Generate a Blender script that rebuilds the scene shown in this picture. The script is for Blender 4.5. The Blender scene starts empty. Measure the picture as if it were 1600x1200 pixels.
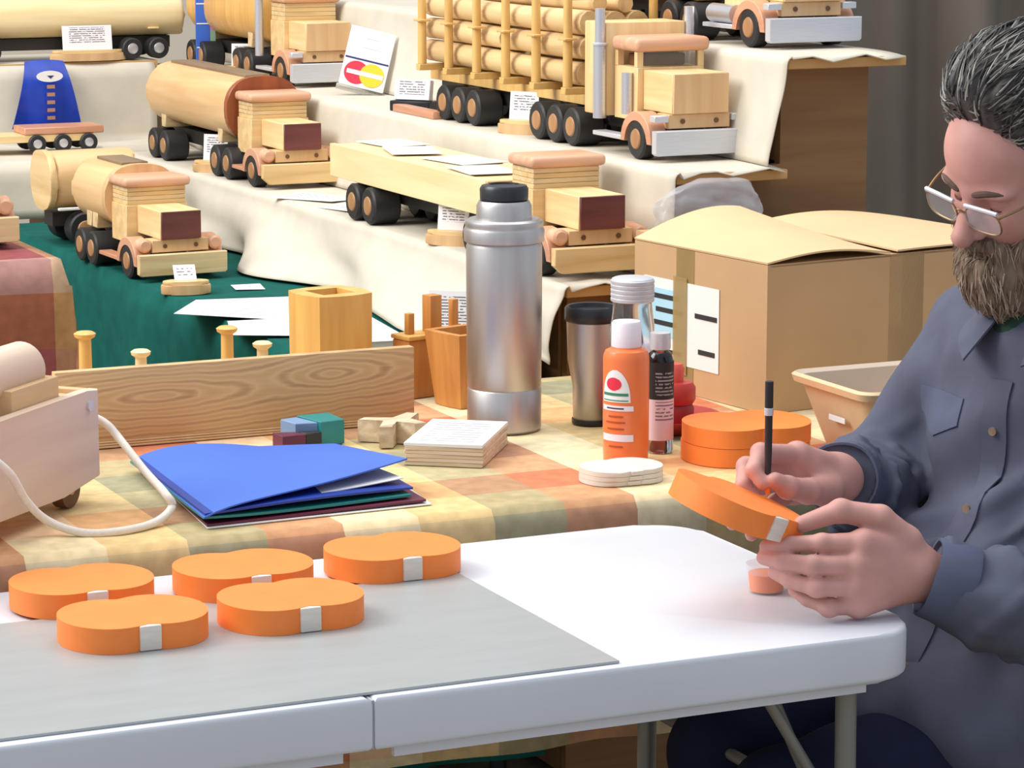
import bpy, bmesh, math, random
import numpy as np
from mathutils import Vector, Matrix, Euler, noise as mnoise

random.seed(7)
scene = bpy.context.scene
col = scene.collection
PI = math.pi

# ------------------------------------------------------------------ camera
cam_d = bpy.data.cameras.new('camera')
cam_d.sensor_width = 36.0
cam_d.lens = 36.0 * 4600 / 1600
cam_d.clip_end = 60
cam = bpy.data.objects.new('camera', cam_d)
col.objects.link(cam)
cam.location = (0, 0, 1.64)
pitch = math.atan(830 / 4600)
yaw = math.atan2(0.418, 0.909)          # turned from +Y towards +X
cam.rotation_euler = Euler((PI / 2 - pitch, 0, -yaw), 'XYZ')
scene.camera = cam

# ------------------------------------------------------------------ colour management
scene.view_settings.view_transform = 'Standard'
scene.view_settings.look = 'None'
scene.view_settings.gamma = 1
scene.view_settings.use_curve_mapping = False
scene.view_settings.exposure = 0.0

# ------------------------------------------------------------------ world and lights
world = bpy.data.worlds.new('hall_ambient')
scene.world = world
world.use_nodes = True
bgn = world.node_tree.nodes['Background']
bgn.inputs[0].default_value = (0.79, 0.88, 1.0, 1)
bgn.inputs[1].default_value = 0.70

def area(name, loc, target, size, size_y, power, color):
    l = bpy.data.lights.new(name, 'AREA')
    l.shape = 'RECTANGLE'
    l.size = size
    l.size_y = size_y
    l.energy = power
    l.color = color
    o = bpy.data.objects.new(name, l)
    col.objects.link(o)
    o.location = loc
    o.rotation_euler = (Vector(target) - Vector(loc)).to_track_quat('-Z', 'Y').to_euler()
    return o

area('window_light', (-1.7, 5.4, 4.0), (2.0, 4.6, 0.8), 3.0, 2.2, 235, (1.0, 0.965, 0.91))
area('ceiling_light', (1.6, 4.6, 4.4), (1.6, 4.6, 0.0), 5.0, 4.0, 150, (1.0, 0.97, 0.93))

# ------------------------------------------------------------------ materials
def lin(c):
    return tuple(((v / 255) / 12.92 if v / 255 <= 0.04045 else ((v / 255 + 0.055) / 1.055) ** 2.4) for v in c) + (1.0,)

def base_mat(name):
    m = bpy.data.materials.new(name)
    m.use_nodes = True
    nt = m.node_tree
    return m, nt, nt.nodes, nt.links, nt.nodes['Principled BSDF']

def ramp(nodes, stops, interp='LINEAR'):
    r = nodes.new('ShaderNodeValToRGB')
    r.color_ramp.interpolation = interp
    while len(r.color_ramp.elements) < len(stops):
        r.color_ramp.elements.new(0.5)
    for e, (p, c) in zip(r.color_ramp.elements, stops):
        e.position = p
        e.color = c
    return r

def mat(name, rgb, rough=0.5, metal=0.0, var=0.08, scale=12.0, stretch=(1, 1, 1), bump=0.0, spec=0.5, trans=0.0, alpha=1.0, coat=0.0):
    """plain coloured material with a soft procedural variation"""
    m, nt, N, L, B = base_mat(name)
    tc = N.new('ShaderNodeTexCoord')
    mp = N.new('ShaderNodeMapping')
    mp.inputs['Scale'].default_value = stretch
    nz = N.new('ShaderNodeTexNoise')
    nz.inputs['Scale'].default_value = scale
    nz.inputs['Detail'].default_value = 4
    c = lin(rgb)
    lo = tuple(v * (1 - var) for v in c[:3]) + (1,)
    hi = tuple(min(1, v * (1 + var)) for v in c[:3]) + (1,)
    r = ramp(N, [(0.3, lo), (0.7, hi)])
    L.new(tc.outputs['Object'], mp.inputs[0])
    L.new(mp.outputs[0], nz.inputs['Vector'])
    L.new(nz.outputs['Fac'], r.inputs[0])
    L.new(r.outputs[0], B.inputs['Base Color'])
    B.inputs['Roughness'].default_value = rough
    B.inputs['Metallic'].default_value = metal
    B.inputs['Specular IOR Level'].default_value = spec
    B.inputs['Transmission Weight'].default_value = trans
    B.inputs['Alpha'].default_value = alpha
    B.inputs['Coat Weight'].default_value = coat
    if bump:
        bp = N.new('ShaderNodeBump')
        bp.inputs['Strength'].default_value = bump
        bp.inputs['Distance'].default_value = 0.002
        L.new(nz.outputs['Fac'], bp.inputs['Height'])
        L.new(bp.outputs[0], B.inputs['Normal'])
    return m

def wood(name, light, dark, axis='y', freq=38.0, rough=0.45, contrast=0.5, ring=0.0):
    """grained wood; axis = direction of the grain in the object's own frame"""
    m, nt, N, L, B = base_mat(name)
    tc = N.new('ShaderNodeTexCoord')
    mp = N.new('ShaderNodeMapping')
    s = {'x': (0.08, 1, 1), 'y': (1, 0.08, 1), 'z': (1, 1, 0.08)}[axis]
    mp.inputs['Scale'].default_value = s
    nz = N.new('ShaderNodeTexNoise')
    nz.inputs['Scale'].default_value = freq
    nz.inputs['Detail'].default_value = 5
    nz.inputs['Distortion'].default_value = 0.6
    r = ramp(N, [(0.5 - 0.35 * contrast - 0.1, lin(dark)), (0.5 + 0.2, lin(light))])
    L.new(tc.outputs['Object'], mp.inputs[0])
    L.new(mp.outputs[0], nz.inputs['Vector'])
    if ring:
        wv = N.new('ShaderNodeTexWave')
        wv.wave_type = 'RINGS'
        wv.rings_direction = axis.upper()
        wv.inputs['Scale'].default_value = ring
        wv.inputs['Distortion'].default_value = 3.0
        wv.inputs['Detail'].default_value = 2.0
        L.new(mp.outputs[0], wv.inputs['Vector'])
        mx = N.new('ShaderNodeMath')
        mx.operation = 'MULTIPLY_ADD'
        mx.inputs[1].default_value = 0.25
        L.new(wv.outputs['Fac'], mx.inputs[0])
        sc = N.new('ShaderNodeMath')
        sc.operation = 'MULTIPLY'
        sc.inputs[1].default_value = 0.75
        L.new(nz.outputs['Fac'], sc.inputs[0])
        L.new(sc.outputs[0], mx.inputs[2])
        L.new(mx.outputs[0], r.inputs[0])
    else:
        L.new(nz.outputs['Fac'], r.inputs[0])
    L.new(r.outputs[0], B.inputs['Base Color'])
    B.inputs['Roughness'].default_value = rough
    bp = N.new('ShaderNodeBump')
    bp.inputs['Strength'].default_value = 0.12
    bp.inputs['Distance'].default_value = 0.001
    L.new(nz.outputs['Fac'], bp.inputs['Height'])
    L.new(bp.outputs[0], B.inputs['Normal'])
    return m

def plank_material():
    """pine plank with cathedral grain: rings stretched along x about two centres"""
    m, nt, N, L, B = base_mat('cathedral_pine')
    tc = N.new('ShaderNodeTexCoord')
    nz = N.new('ShaderNodeTexNoise')
    nz.inputs['Scale'].default_value = 9
    nz.inputs['Detail'].default_value = 3
    L.new(tc.outputs['Object'], nz.inputs['Vector'])
    sep = N.new('ShaderNodeSeparateXYZ')
    L.new(tc.outputs['Object'], sep.inputs[0])
    def m2(op, a, b=None, c=None):
        n = N.new('ShaderNodeMath')
        n.operation = op
        for i, v in enumerate((a, b, c)):
            if v is None:
                continue
            if hasattr(v, 'links'):
                L.new(v, n.inputs[i])
            else:
                n.inputs[i].default_value = v
        return n.outputs[0]
    def ringdist(cx, cz, sx):
        dx = m2('MULTIPLY', m2('SUBTRACT', sep.outputs[0], cx), sx)
        dz = m2('SUBTRACT', sep.outputs[2], cz)
        return m2('SQRT', m2('ADD', m2('MULTIPLY', dx, dx), m2('MULTIPLY', dz, dz)))
    d = m2('SMOOTH_MIN', ringdist(0.155, 0.086, 0.22), ringdist(-0.13, 0.072, 0.14), 0.02)
    d = m2('ADD', d, m2('MULTIPLY', nz.outputs['Fac'], 0.018))
    w = m2('SINE', m2('MULTIPLY', d, 500.0))
    w = m2('MULTIPLY_ADD', w, 0.5, 0.5)
    fine = N.new('ShaderNodeTexNoise')
    mp = N.new('ShaderNodeMapping')
    mp.inputs['Scale'].default_value = (4, 60, 160)
    L.new(tc.outputs['Object'], mp.inputs[0])
    L.new(mp.outputs[0], fine.inputs['Vector'])
    fine.inputs['Scale'].default_value = 1.5
    f = m2('MULTIPLY_ADD', w, 0.62, m2('MULTIPLY', fine.outputs['Fac'], 0.38))
    r = ramp(N, [(0.1, lin((196, 160, 112))), (0.55, lin((214, 180, 134))), (0.95, lin((168, 130, 90)))])
    L.new(f, r.inputs[0])
    L.new(r.outputs[0], B.inputs['Base Color'])
    B.inputs['Roughness'].default_value = 0.55
    return m

def plaid_material(name, cu, cv, period=0.43, mixf=0.5, sat=1.0):
    """woven check: coloured bands along x crossed with bands along y (+z on the drop)"""
    m, nt, N, L, B = base_mat(name)
    tc = N.new('ShaderNodeTexCoord')
    sep = N.new('ShaderNodeSeparateXYZ')
    L.new(tc.outputs['Object'], sep.inputs[0])
    def m2(op, a, b=None):
        n = N.new('ShaderNodeMath')
        n.operation = op
        for i, v in enumerate((a, b)):
            if v is None:
                continue
            if hasattr(v, 'links'):
                L.new(v, n.inputs[i])
            else:
                n.inputs[i].default_value = v
        return n.outputs[0]
    u = m2('FRACT', m2('DIVIDE', m2('ADD', sep.outputs[0], 0.02), period))
    v = m2('FRACT', m2('DIVIDE', m2('ADD', m2('ADD', sep.outputs[1], sep.outputs[2]), 0.015), period))
    def bands(cols):
        n = len(cols)
        st = []
        for i, c in enumerate(cols):
            st.append((i / n, lin(c)))
        return ramp(N, st, 'CONSTANT')
    ru, rv = bands(cu), bands(cv)
    L.new(u, ru.inputs[0])
    L.new(v, rv.inputs[0])
    mx = N.new('ShaderNodeMix')
    mx.data_type = 'RGBA'
    mx.inputs['Factor'].default_value = mixf
    L.new(ru.outputs[0], mx.inputs['A'])
    L.new(rv.outputs[0], mx.inputs['B'])
    nz = N.new('ShaderNodeTexNoise')
    nz.inputs['Scale'].default_value = 45
    nz.inputs['Detail'].default_value = 6
    L.new(tc.outputs['Object'], nz.inputs['Vector'])
    r = ramp(N, [(0.35, (0.86, 0.86, 0.85, 1)), (0.65, (1.06, 1.06, 1.06, 1))])
    L.new(nz.outputs['Fac'], r.inputs[0])
    mu = N.new('ShaderNodeMix')
    mu.data_type = 'RGBA'
    mu.blend_type = 'MULTIPLY'
    mu.inputs['Factor'].default_value = 1
    L.new(mx.outputs['Result'], mu.inputs['A'])
    L.new(r.outputs[0], mu.inputs['B'])
    L.new(mu.outputs['Result'], B.inputs['Base Color'])
    B.inputs['Roughness'].default_value = 0.70
    B.inputs['Specular IOR Level'].default_value = 0.15
    return m

def print_material(name, paper, ink, freq=220.0, axis=2, lo=0.25, hi=0.8, cell=160.0):
    """paper carrying lines of small print: broken horizontal strokes (generated coords keep margins)"""
    m, nt, N, L, B = base_mat(name)
    tc = N.new('ShaderNodeTexCoord')
    sep = N.new('ShaderNodeSeparateXYZ')
    L.new(tc.outputs['Object'], sep.inputs[0])
    gs = N.new('ShaderNodeSeparateXYZ')
    L.new(tc.outputs['Generated'], gs.inputs[0])
    def m2(op, a, b=None):
        n = N.new('ShaderNodeMath')
        n.operation = op
        for i, v in enumerate((a, b)):
            if v is None:
                continue
            if hasattr(v, 'links'):
                L.new(v, n.inputs[i])
            else:
                n.inputs[i].default_value = v
        return n.outputs[0]
    row = m2('FRACT', m2('MULTIPLY', sep.outputs[axis], freq))
    line = m2('GREATER_THAN', row, 0.55)
    nz = N.new('ShaderNodeTexNoise')
    nz.inputs['Scale'].default_value = cell
    L.new(tc.outputs['Object'], nz.inputs['Vector'])
    brk = m2('GREATER_THAN', nz.outputs['Fac'], 0.42)
    inx = m2('MULTIPLY', m2('GREATER_THAN', gs.outputs[0], 0.14), m2('LESS_THAN', gs.outputs[0], 0.86))
    iny = m2('MULTIPLY', m2('GREATER_THAN', gs.outputs[axis], lo), m2('LESS_THAN', gs.outputs[axis], hi))
    f = m2('MULTIPLY', m2('MULTIPLY', line, brk), m2('MULTIPLY', inx, iny))
    mx = N.new('ShaderNodeMix')
    mx.data_type = 'RGBA'
    mx.inputs['A'].default_value = lin(paper)
    mx.inputs['B'].default_value = lin(ink)
    L.new(f, mx.inputs['Factor'])
    L.new(mx.outputs['Result'], B.inputs['Base Color'])
    B.inputs['Roughness'].default_value = 0.6
    return m

M = {}
M['pine'] = wood('pine', (243, 216, 164), (220, 182, 122), 'y', 40, 0.42)
M['pine_x'] = wood('pine_crosswise', (240, 210, 156), (208, 168, 108), 'x', 40, 0.42)
M['pine_z'] = wood('pine_upright', (240, 212, 160), (220, 182, 124), 'z', 40, 0.42)
M['pale'] = wood('pale_pine', (244, 224, 176), (228, 202, 148), 'y', 34, 0.42)
M['pale_x'] = wood('pale_pine_crosswise', (240, 216, 168), (196, 160, 110), 'x', 60, 0.42)
M['tan'] = wood('tan_alder', (224, 186, 138), (200, 156, 108), 'z', 30, 0.45)
M['honey'] = wood('honey_oak', (232, 184, 106), (210, 156, 80), 'z', 46, 0.38)
M['amber'] = wood('amber_cedar', (208, 146, 78), (178, 116, 58), 'z', 46, 0.42)
M['cedar'] = wood('pink_cedar', (226, 178, 146), (206, 148, 114), 'x', 40, 0.4)
M['cedar_y'] = wood('pink_cedar_lengthwise', (214, 160, 128), (190, 130, 98), 'y', 40, 0.4)
M['redwood'] = wood('redwood_ring', (168, 92, 52), (128, 62, 34), 'z', 30, 0.4)
M['maroon'] = wood('purpleheart', (122, 62, 56), (88, 40, 38), 'x', 36, 0.4)
M['walnut'] = wood('walnut', (120, 82, 50), (88, 58, 34), 'x', 30, 0.5)
M['walkway'] = wood('grey_brown_walkway', (150, 124, 94), (116, 96, 76), 'y', 30, 0.55)
M['panel'] = wood('brown_panelling', (146, 108, 66), (122, 86, 50), 'x', 26, 0.6)
M['edge'] = wood('shelf_edge', (208, 166, 106), (176, 130, 76), 'x', 30, 0.5)
M['toy'] = wood('beech', (226, 202, 180), (210, 182, 158), 'x', 24, 0.5)
M['toy2'] = wood('beech_tan', (220, 184, 138), (196, 156, 110), 'x', 24, 0.5)
M['log'] = wood('debarked_branch', (230, 200, 148), (176, 138, 90), 'y', 26, 0.7, 0.9)
M['hub'] = wood('brown_hub', (182, 136, 92), (150, 106, 66), 'z', 40, 0.5)
M['tank'] = wood('tank_tan', (232, 194, 142), (210, 166, 112), 'y', 34, 0.42)
M['stake'] = wood('stake_pine', (228, 190, 118), (200, 154, 86), 'z', 40, 0.45)
M['ply'] = wood('plywood', (232, 214, 184), (176, 146, 112), 'x', 60, 0.6)
M['plank'] = plank_material()
M['black'] = mat('black_rubber', (34, 34, 36), 0.55, var=0.2)
M['chassis'] = mat('painted_black_wood', (44, 40, 38), 0.5, var=0.2)
M['chrome'] = mat('brushed_aluminium', (214, 216, 222), 0.32, 0.75, 0.06, 30, (1, 20, 20))
M['alu'] = mat('aluminium_bar', (206, 208, 214), 0.42, 0.35, 0.05, 30, (1, 20, 20))
M['steel'] = mat('stainless_steel', (196, 192, 190), 0.42, 1.0, 0.06, 60, (1, 1, 0.05))
M['galv'] = mat('galvanised_sheet', (168, 171, 170), 0.42, 0.25, 0.04, 10, (1, 4, 1))
M['plastic_black'] = mat('black_plastic', (36, 38, 44), 0.35, var=0.1)
M['white_plastic'] = mat('white_table_plastic', (214, 217, 225), 0.42, var=0.025, scale=8)
M['white'] = mat('white_paper', (234, 233, 231), 0.7, var=0.02)
M['cap'] = mat('white_cap', (238, 228, 236), 0.4, var=0.02)
M['orange'] = mat('orange_paint', (250, 135, 56), 0.55, var=0.05, scale=30)
M['orange_b'] = mat('orange_bottle', (242, 124, 66), 0.35, var=0.05, scale=10, coat=0.2)
M['orange_hi'] = mat('orange_bottle_shoulder', (248, 138, 84), 0.35, var=0.03)
M['stem'] = mat('bare_birch', (226, 216, 204), 0.6, var=0.06, scale=40, stretch=(1, 1, 6))
M['canvas'] = mat('cream_canvas', (208, 200, 184), 0.9, var=0.05, scale=16, bump=0.15, spec=0.1)
M['green'] = mat('dark_green_felt', (24, 88, 80), 0.95, var=0.14, scale=22, bump=0.2, spec=0.1)
M['drape'] = mat('grey_brown_drape', (118, 110, 100), 0.95, var=0.06, scale=5, spec=0.1)
M['card_board'] = mat('corrugated_cardboard', (194, 160, 120), 0.8, var=0.05, scale=7, spec=0.2)
M['card_in'] = mat('cardboard_flap', (218, 188, 146), 0.8, var=0.04, scale=7, spec=0.2)
M['tape'] = mat('packing_tape', (184, 158, 104), 0.35, var=0.06, alpha=0.55)
M['tub'] = mat('tan_plastic', (216, 190, 150), 0.5, var=0.04)
M['tub_in'] = mat('tan_plastic_inside', (196, 176, 156), 0.6, var=0.04)
M['blue'] = mat('royal_blue_card', (62, 106, 204), 0.42, var=0.07, scale=6)
M['blue2'] = mat('deep_blue_card', (26, 58, 150), 0.42, var=0.07, scale=6)
M['teal'] = mat('teal_card', (30, 128, 128), 0.45, var=0.06)
M['maroon_card'] = mat('maroon_card', (98, 30, 58), 0.5, var=0.06)
M['satin'] = mat('blue_satin', (24, 60, 170), 0.3, var=0.12, scale=9, stretch=(6, 1, 1))
M['gold'] = mat('gold_print', (176, 132, 104), 0.5, var=0.05)
M['red'] = mat('red_plastic', (196, 58, 50), 0.4, var=0.06)
M['dark_red'] = mat('dark_red_plastic', (150, 40, 42), 0.45, var=0.06)
M['glass'] = mat('clear_plastic', (244, 246, 248), 0.06, var=0.0, trans=1.0)
M['lens'] = mat('spectacle_lens', (220, 222, 226), 0.03, var=0.0, alpha=0.16)
M['bag'] = mat('thin_plastic_bag', (222, 222, 228), 0.25, var=0.04, alpha=0.32)
M['cord'] = mat('white_cotton_cord', (232, 224, 212), 0.85, var=0.05, scale=200)
M['skin'] = mat('skin', (200, 146, 136), 0.55, var=0.14, scale=16, bump=0.1)
M['hair'] = mat('grey_black_hair', (64, 60, 58), 0.6, var=0.55, scale=60, stretch=(0.35, 1.6, 1.0), bump=0.8)
M['beard'] = mat('grey_brown_beard', (128, 108, 90), 0.75, var=0.4, scale=80, stretch=(1, 1, 0.3), bump=0.8)
M['denim'] = mat('slate_chambray', (90, 93, 109), 0.9, var=0.1, scale=18, bump=0.25, spec=0.1)
M['denim_blue'] = mat('slate_chambray_cuff', (90, 95, 116), 0.9, var=0.08, scale=18, bump=0.25, spec=0.1)
M['jeans'] = mat('navy_jeans', (34, 38, 60), 0.9, var=0.12, scale=20, spec=0.1)
M['undershirt'] = mat('dark_green_undershirt', (34, 62, 50), 0.9, var=0.1)
M['frame'] = mat('gold_wire', (150, 122, 84), 0.35, 0.8, 0.05)
M['brow'] = mat('dark_eyebrow', (92, 70, 60), 0.8, var=0.2, scale=90)
M['grey_leg'] = mat('grey_steel_tube', (134, 134, 128), 0.45, 0.4, 0.05)
M['dark_leg'] = mat('dark_steel_tube', (52, 54, 58), 0.45, 0.3, 0.05)
M['concrete'] = mat('concrete_floor', (150, 134, 112), 0.85, var=0.12, scale=5)
M['wallpaint'] = mat('cream_wall', (214, 204, 186), 0.9, var=0.04, scale=3)
M['yellow'] = mat('yellow_print', (250, 196, 44), 0.5, var=0.02)
M['redprint'] = mat('red_print', (226, 44, 70), 0.5, var=0.02)
M['navyprint'] = mat('navy_print', (40, 44, 110), 0.5, var=0.02)
M['greenprint'] = mat('green_print', (52, 128, 96), 0.5, var=0.02)
M['skyprint'] = mat('light_blue_print', (170, 214, 234), 0.6, var=0.05)
M['blackprint'] = mat('black_print', (44, 42, 46), 0.6, var=0.05)
M['pink'] = mat('pink_label', (226, 196, 206), 0.5, var=0.05)
M['label'] = print_material('price_card', (240, 238, 240), (120, 112, 122), 190, 2, 0.3, 0.92)
M['leaflet'] = print_material('printed_sheet', (232, 231, 230), (176, 176, 186), 60, 1, 0.1, 0.9, 60)
M['black_label'] = print_material('black_label', (30, 28, 30), (150, 146, 150), 190, 2, 0.1, 0.75)
M['pink_label'] = print_material('pink_label_print', (226, 200, 208), (140, 110, 124), 190, 2, 0.45, 0.95)
M['plaid'] = plaid_material('harvest_check_cloth',
    [(184, 90, 68), (240, 222, 184), (222, 186, 128), (130, 126, 102)],
    [(234, 208, 152), (236, 164, 118), (242, 222, 170), (188, 182, 146)], 0.43, 0.43)
M['plaid2'] = plaid_material('burgundy_check_cloth',
    [(150, 84, 80), (150, 84, 80), (196, 160, 110), (170, 176, 120)],
    [(150, 80, 84), (158, 104, 60), (176, 150, 140), (130, 62, 70)], 0.40, 0.5)

# ------------------------------------------------------------------ geometry helpers
def finish(bm, smooth=True, ang=0.7):
    bmesh.ops.recalc_face_normals(bm, faces=bm.faces)
    me = bpy.data.meshes.new('mesh')
    bm.to_mesh(me)
    bm.free()
    if smooth:
        me.polygons.foreach_set('use_smooth', [True] * len(me.polygons))
        me.set_sharp_from_angle(angle=ang)
    return me

def obj(name, bm, material, parent=None, smooth=True, ang=0.7):
    me = finish(bm, smooth, ang) if isinstance(bm, bmesh.types.BMesh) else bm
    me.name = name
    if material is not None:
        me.materials.clear()
        me.materials.append(M[material] if isinstance(material, str) else material)
    o = bpy.data.objects.new(name, me)
    col.objects.link(o)
    if parent is not None:
        o.parent = parent
    return o

def thing(name, label, cat, loc=(0, 0, 0), rz=0.0, group=None):
    o = bpy.data.objects.new(name, None)
    o.empty_display_size = 0.05
    col.objects.link(o)
    o.location = loc
    o.rotation_euler = (0, 0, rz)
    return tag(o, label, cat, group)

def tag(o, label, cat, group=None):
    o['label'] = label
    o['category'] = cat
    if group:
        o['group'] = group
    return o

def struct(name, bm, material, parent=None):
    o = obj(name, bm, material, parent)
    if parent is None:
        o['kind'] = 'structure'
    return o

def new():
    return bmesh.new()

def add_box(bm, x0, x1, y0, y1, z0, z1, bev=0.0, seg=2, mtx=None):
    r = bmesh.ops.create_cube(bm, size=1.0)
    vs = r['verts']
    T = Matrix.Translation(((x0 + x1) / 2, (y0 + y1) / 2, (z0 + z1) / 2)) @ Matrix.Diagonal((x1 - x0, y1 - y0, z1 - z0, 1))
    if mtx is not None:
        T = mtx @ T
    bmesh.ops.transform(bm, matrix=T, verts=vs)
    if bev:
        es = list({e for v in vs for e in v.link_edges})
        bmesh.ops.bevel(bm, geom=es, offset=bev, segments=seg, profile=0.5, affect='EDGES')
    return bm

def box(x0, x1, y0, y1, z0, z1, bev=0.0, seg=2):
    return add_box(new(), x0, x1, y0, y1, z0, z1, bev, seg)

def add_cyl(bm, p0, p1, r0, r1=None, n=24, cap=True):
    r1 = r0 if r1 is None else r1
    p0, p1 = Vector(p0), Vector(p1)
    d = p1 - p0
    q = d.to_track_quat('Z', 'Y').to_matrix().to_4x4()
    r = bmesh.ops.create_cone(bm, cap_ends=cap, cap_tris=False, segments=n, radius1=r0, radius2=r1, depth=d.length)
    bmesh.ops.transform(bm, matrix=Matrix.Translation((p0 + p1) / 2) @ q, verts=r['verts'])
    return bm

def cyl(p0, p1, r0, r1=None, n=24, cap=True):
    return add_cyl(new(), p0, p1, r0, r1, n, cap)

def add_lathe(bm, prof, n=40, mtx=None, close=False):
    rings = []
    for (r, z) in prof:
        if r < 1e-5:
            rings.append([bm.verts.new((0, 0, z))])
        else:
            rings.append([bm.verts.new((r * math.cos(2 * PI * i / n), r * math.sin(2 * PI * i / n), z)) for i in range(n)])
    for a, b in zip(rings[:-1], rings[1:]):
        for i in range(n):
            j = (i + 1) % n
            if len(a) == 1 and len(b) == 1:
                continue
            if len(a) == 1:
                bm.faces.new((a[0], b[i], b[j]))
            elif len(b) == 1:
                bm.faces.new((a[i], a[j], b[0]))
            else:
                bm.faces.new((a[i], a[j], b[j], b[i]))
    if mtx is not None:
        bmesh.ops.transform(bm, matrix=mtx, verts=[v for r in rings for v in r])
    return bm

def lathe(prof, n=40, mtx=None):
    return add_lathe(new(), prof, n, mtx)

def add_prism(bm, pts, h0, h1, axis='z', bev=0.0, seg=2):
    """outline of 2-D points pushed from h0 to h1 along an axis"""
    def P(a, b, h):
        return {'z': (a, b, h), 'x': (h, a, b), 'y': (a, h, b)}[axis]
    lo = [bm.verts.new(P(a, b, h0)) for a, b in pts]
    hi = [bm.verts.new(P(a, b, h1)) for a, b in pts]
    n = len(pts)
    f0 = bm.faces.new(lo[::-1])
    f1 = bm.faces.new(hi)
    for i in range(n):
        j = (i + 1) % n
        bm.faces.new((lo[i], lo[j], hi[j], hi[i]))
    if bev:
        es = list(f0.edges) + list(f1.edges)
        bmesh.ops.bevel(bm, geom=es, offset=bev, segments=seg, profile=0.5, affect='EDGES')
    return bm

def prism(pts, h0, h1, axis='z', bev=0.0, seg=2):
    return add_prism(new(), pts, h0, h1, axis, bev, seg)

def add_tube(bm, pts, rad, n=10, cap=True):
    pts = [Vector(p) for p in pts]
    rs = rad if isinstance(rad, (list, tuple)) else [rad] * len(pts)
    rings = []
    up = Vector((0.123, 0.321, 0.94))
    for i, p in enumerate(pts):
        d = (pts[min(i + 1, len(pts) - 1)] - pts[max(i - 1, 0)]).normalized()
        a = d.cross(up)
        if a.length < 1e-3:
            a = d.cross(Vector((1, 0, 0)))
        a.normalize()
        b = d.cross(a).normalized()
        rings.append([bm.verts.new(p + (a * math.cos(2 * PI * k / n) + b * math.sin(2 * PI * k / n)) * rs[i]) for k in range(n)])
    for A, B_ in zip(rings[:-1], rings[1:]):
        for k in range(n):
            bm.faces.new((A[k], A[(k + 1) % n], B_[(k + 1) % n], B_[k]))
    if cap:
        bm.faces.new(rings[0][::-1])
        bm.faces.new(rings[-1])
    return bm

def tube(pts, rad, n=10):
    return add_tube(new(), pts, rad, n)

def spline(ctrl, n=12):
    """Catmull-Rom through control points"""
    c = [Vector(p) for p in ctrl]
    c = [c[0] * 2 - c[1]] + c + [c[-1] * 2 - c[-2]]
    out = []
    for i in range(1, len(c) - 2):
        for k in range(n):
            t = k / n
            p0, p1, p2, p3 = c[i - 1:i + 3]
            out.append(0.5 * ((2 * p1) + (p2 - p0) * t + (2 * p0 - 5 * p1 + 4 * p2 - p3) * t * t + (3 * p1 - p0 - 3 * p2 + p3) * t ** 3))
    out.append(c[-2])
    return out

def sheet(grid, th):
    """grid[i][j] of points -> thin solid sheet of thickness th"""
    bm = new()
    ni, nj = len(grid), len(grid[0])
    g = [[Vector(p) for p in r] for r in grid]
    nrm = [[None] * nj for _ in range(ni)]
    for i in range(ni):
        for j in range(nj):
            du = g[min(i + 1, ni - 1)][j] - g[max(i - 1, 0)][j]
            dv = g[i][min(j + 1, nj - 1)] - g[i][max(j - 1, 0)]
            nn = du.cross(dv)
            nrm[i][j] = nn.normalized() if nn.length > 1e-9 else Vector((0, 0, 1))
    A = [[bm.verts.new(g[i][j]) for j in range(nj)] for i in range(ni)]
    B_ = [[bm.verts.new(g[i][j] + nrm[i][j] * th) for j in range(nj)] for i in range(ni)]
    for i in range(ni - 1):
        for j in range(nj - 1):
            bm.faces.new((A[i][j], A[i][j + 1], A[i + 1][j + 1], A[i + 1][j]))
            bm.faces.new((B_[i][j], B_[i + 1][j], B_[i + 1][j + 1], B_[i][j + 1]))
    for i in range(ni - 1):
        for j in (0, nj - 1):
            bm.faces.new((A[i][j], A[i + 1][j], B_[i + 1][j], B_[i][j]))
    for j in range(nj - 1):
        for i in (0, ni - 1):
            bm.faces.new((A[i][j], A[i][j + 1], B_[i][j + 1], B_[i][j]))
    return bm

def arc(cx, cy, r, a0, a1, n=6):
    return [(cx + r * math.cos(a0 + (a1 - a0) * i / n), cy + r * math.sin(a0 + (a1 - a0) * i / n)) for i in range(n + 1)]

def rrect(x0, x1, y0, y1, r, n=6):
    return arc(x1 - r, y1 - r, r, 0, PI / 2, n) + arc(x0 + r, y1 - r, r, PI / 2, PI, n) + arc(x0 + r, y0 + r, r, PI, 1.5 * PI, n) + arc(x1 - r, y0 + r, r, 1.5 * PI, 2 * PI, n)

# ------------------------------------------------------------------ levels of the place (metres)
ZW, ZK, ZG = 0.74, 0.77, 0.77          # white table, checked table, green table
Z1, Z2, Z3 = 0.91, 1.095, 1.288        # the three cloth-covered display steps
YEND = 4.50                            # end of the display towards the tables

# ================================================================== SETTING
struct('floor', box(-4, 7, -1.5, 11, -0.1, 0.0), 'concrete')
struct('wall_back', box(-4, 7, 9.5, 9.6, 0.0, 3.2), 'wallpaint')

def drape(name, p0, p1, z0, z1, folds, amp, material, n=160):
    """hanging curtain between two floor points"""
    a, b = Vector((p0[0], p0[1], 0)), Vector((p1[0], p1[1], 0))
    d = b - a
    nn = Vector((-d.y, d.x, 0)).normalized()
    g = []
    for i in range(n + 1):
        t = i / n
        row = []
        for k in range(14):
            s = k / 13
            w = math.sin(t * folds * 2 * PI + 1.3 * math.sin(t * 17) + 0.9 * s) + 0.5 * math.sin(t * folds * 4.3 * PI + 2 * s)
            p = a + d * t + nn * (amp * w * (1 - 0.45 * s))
            row.append((p.x, p.y, z0 + (z1 - z0) * s))
        g.append(row)
    return obj(name, sheet(g, 0.006), material)

o = drape('wall_drape', (2.86, 5.30), (4.5, 5.12), 0.0, 2.6, 4.5, 0.045, 'drape')
o['kind'] = 'structure'

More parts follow.
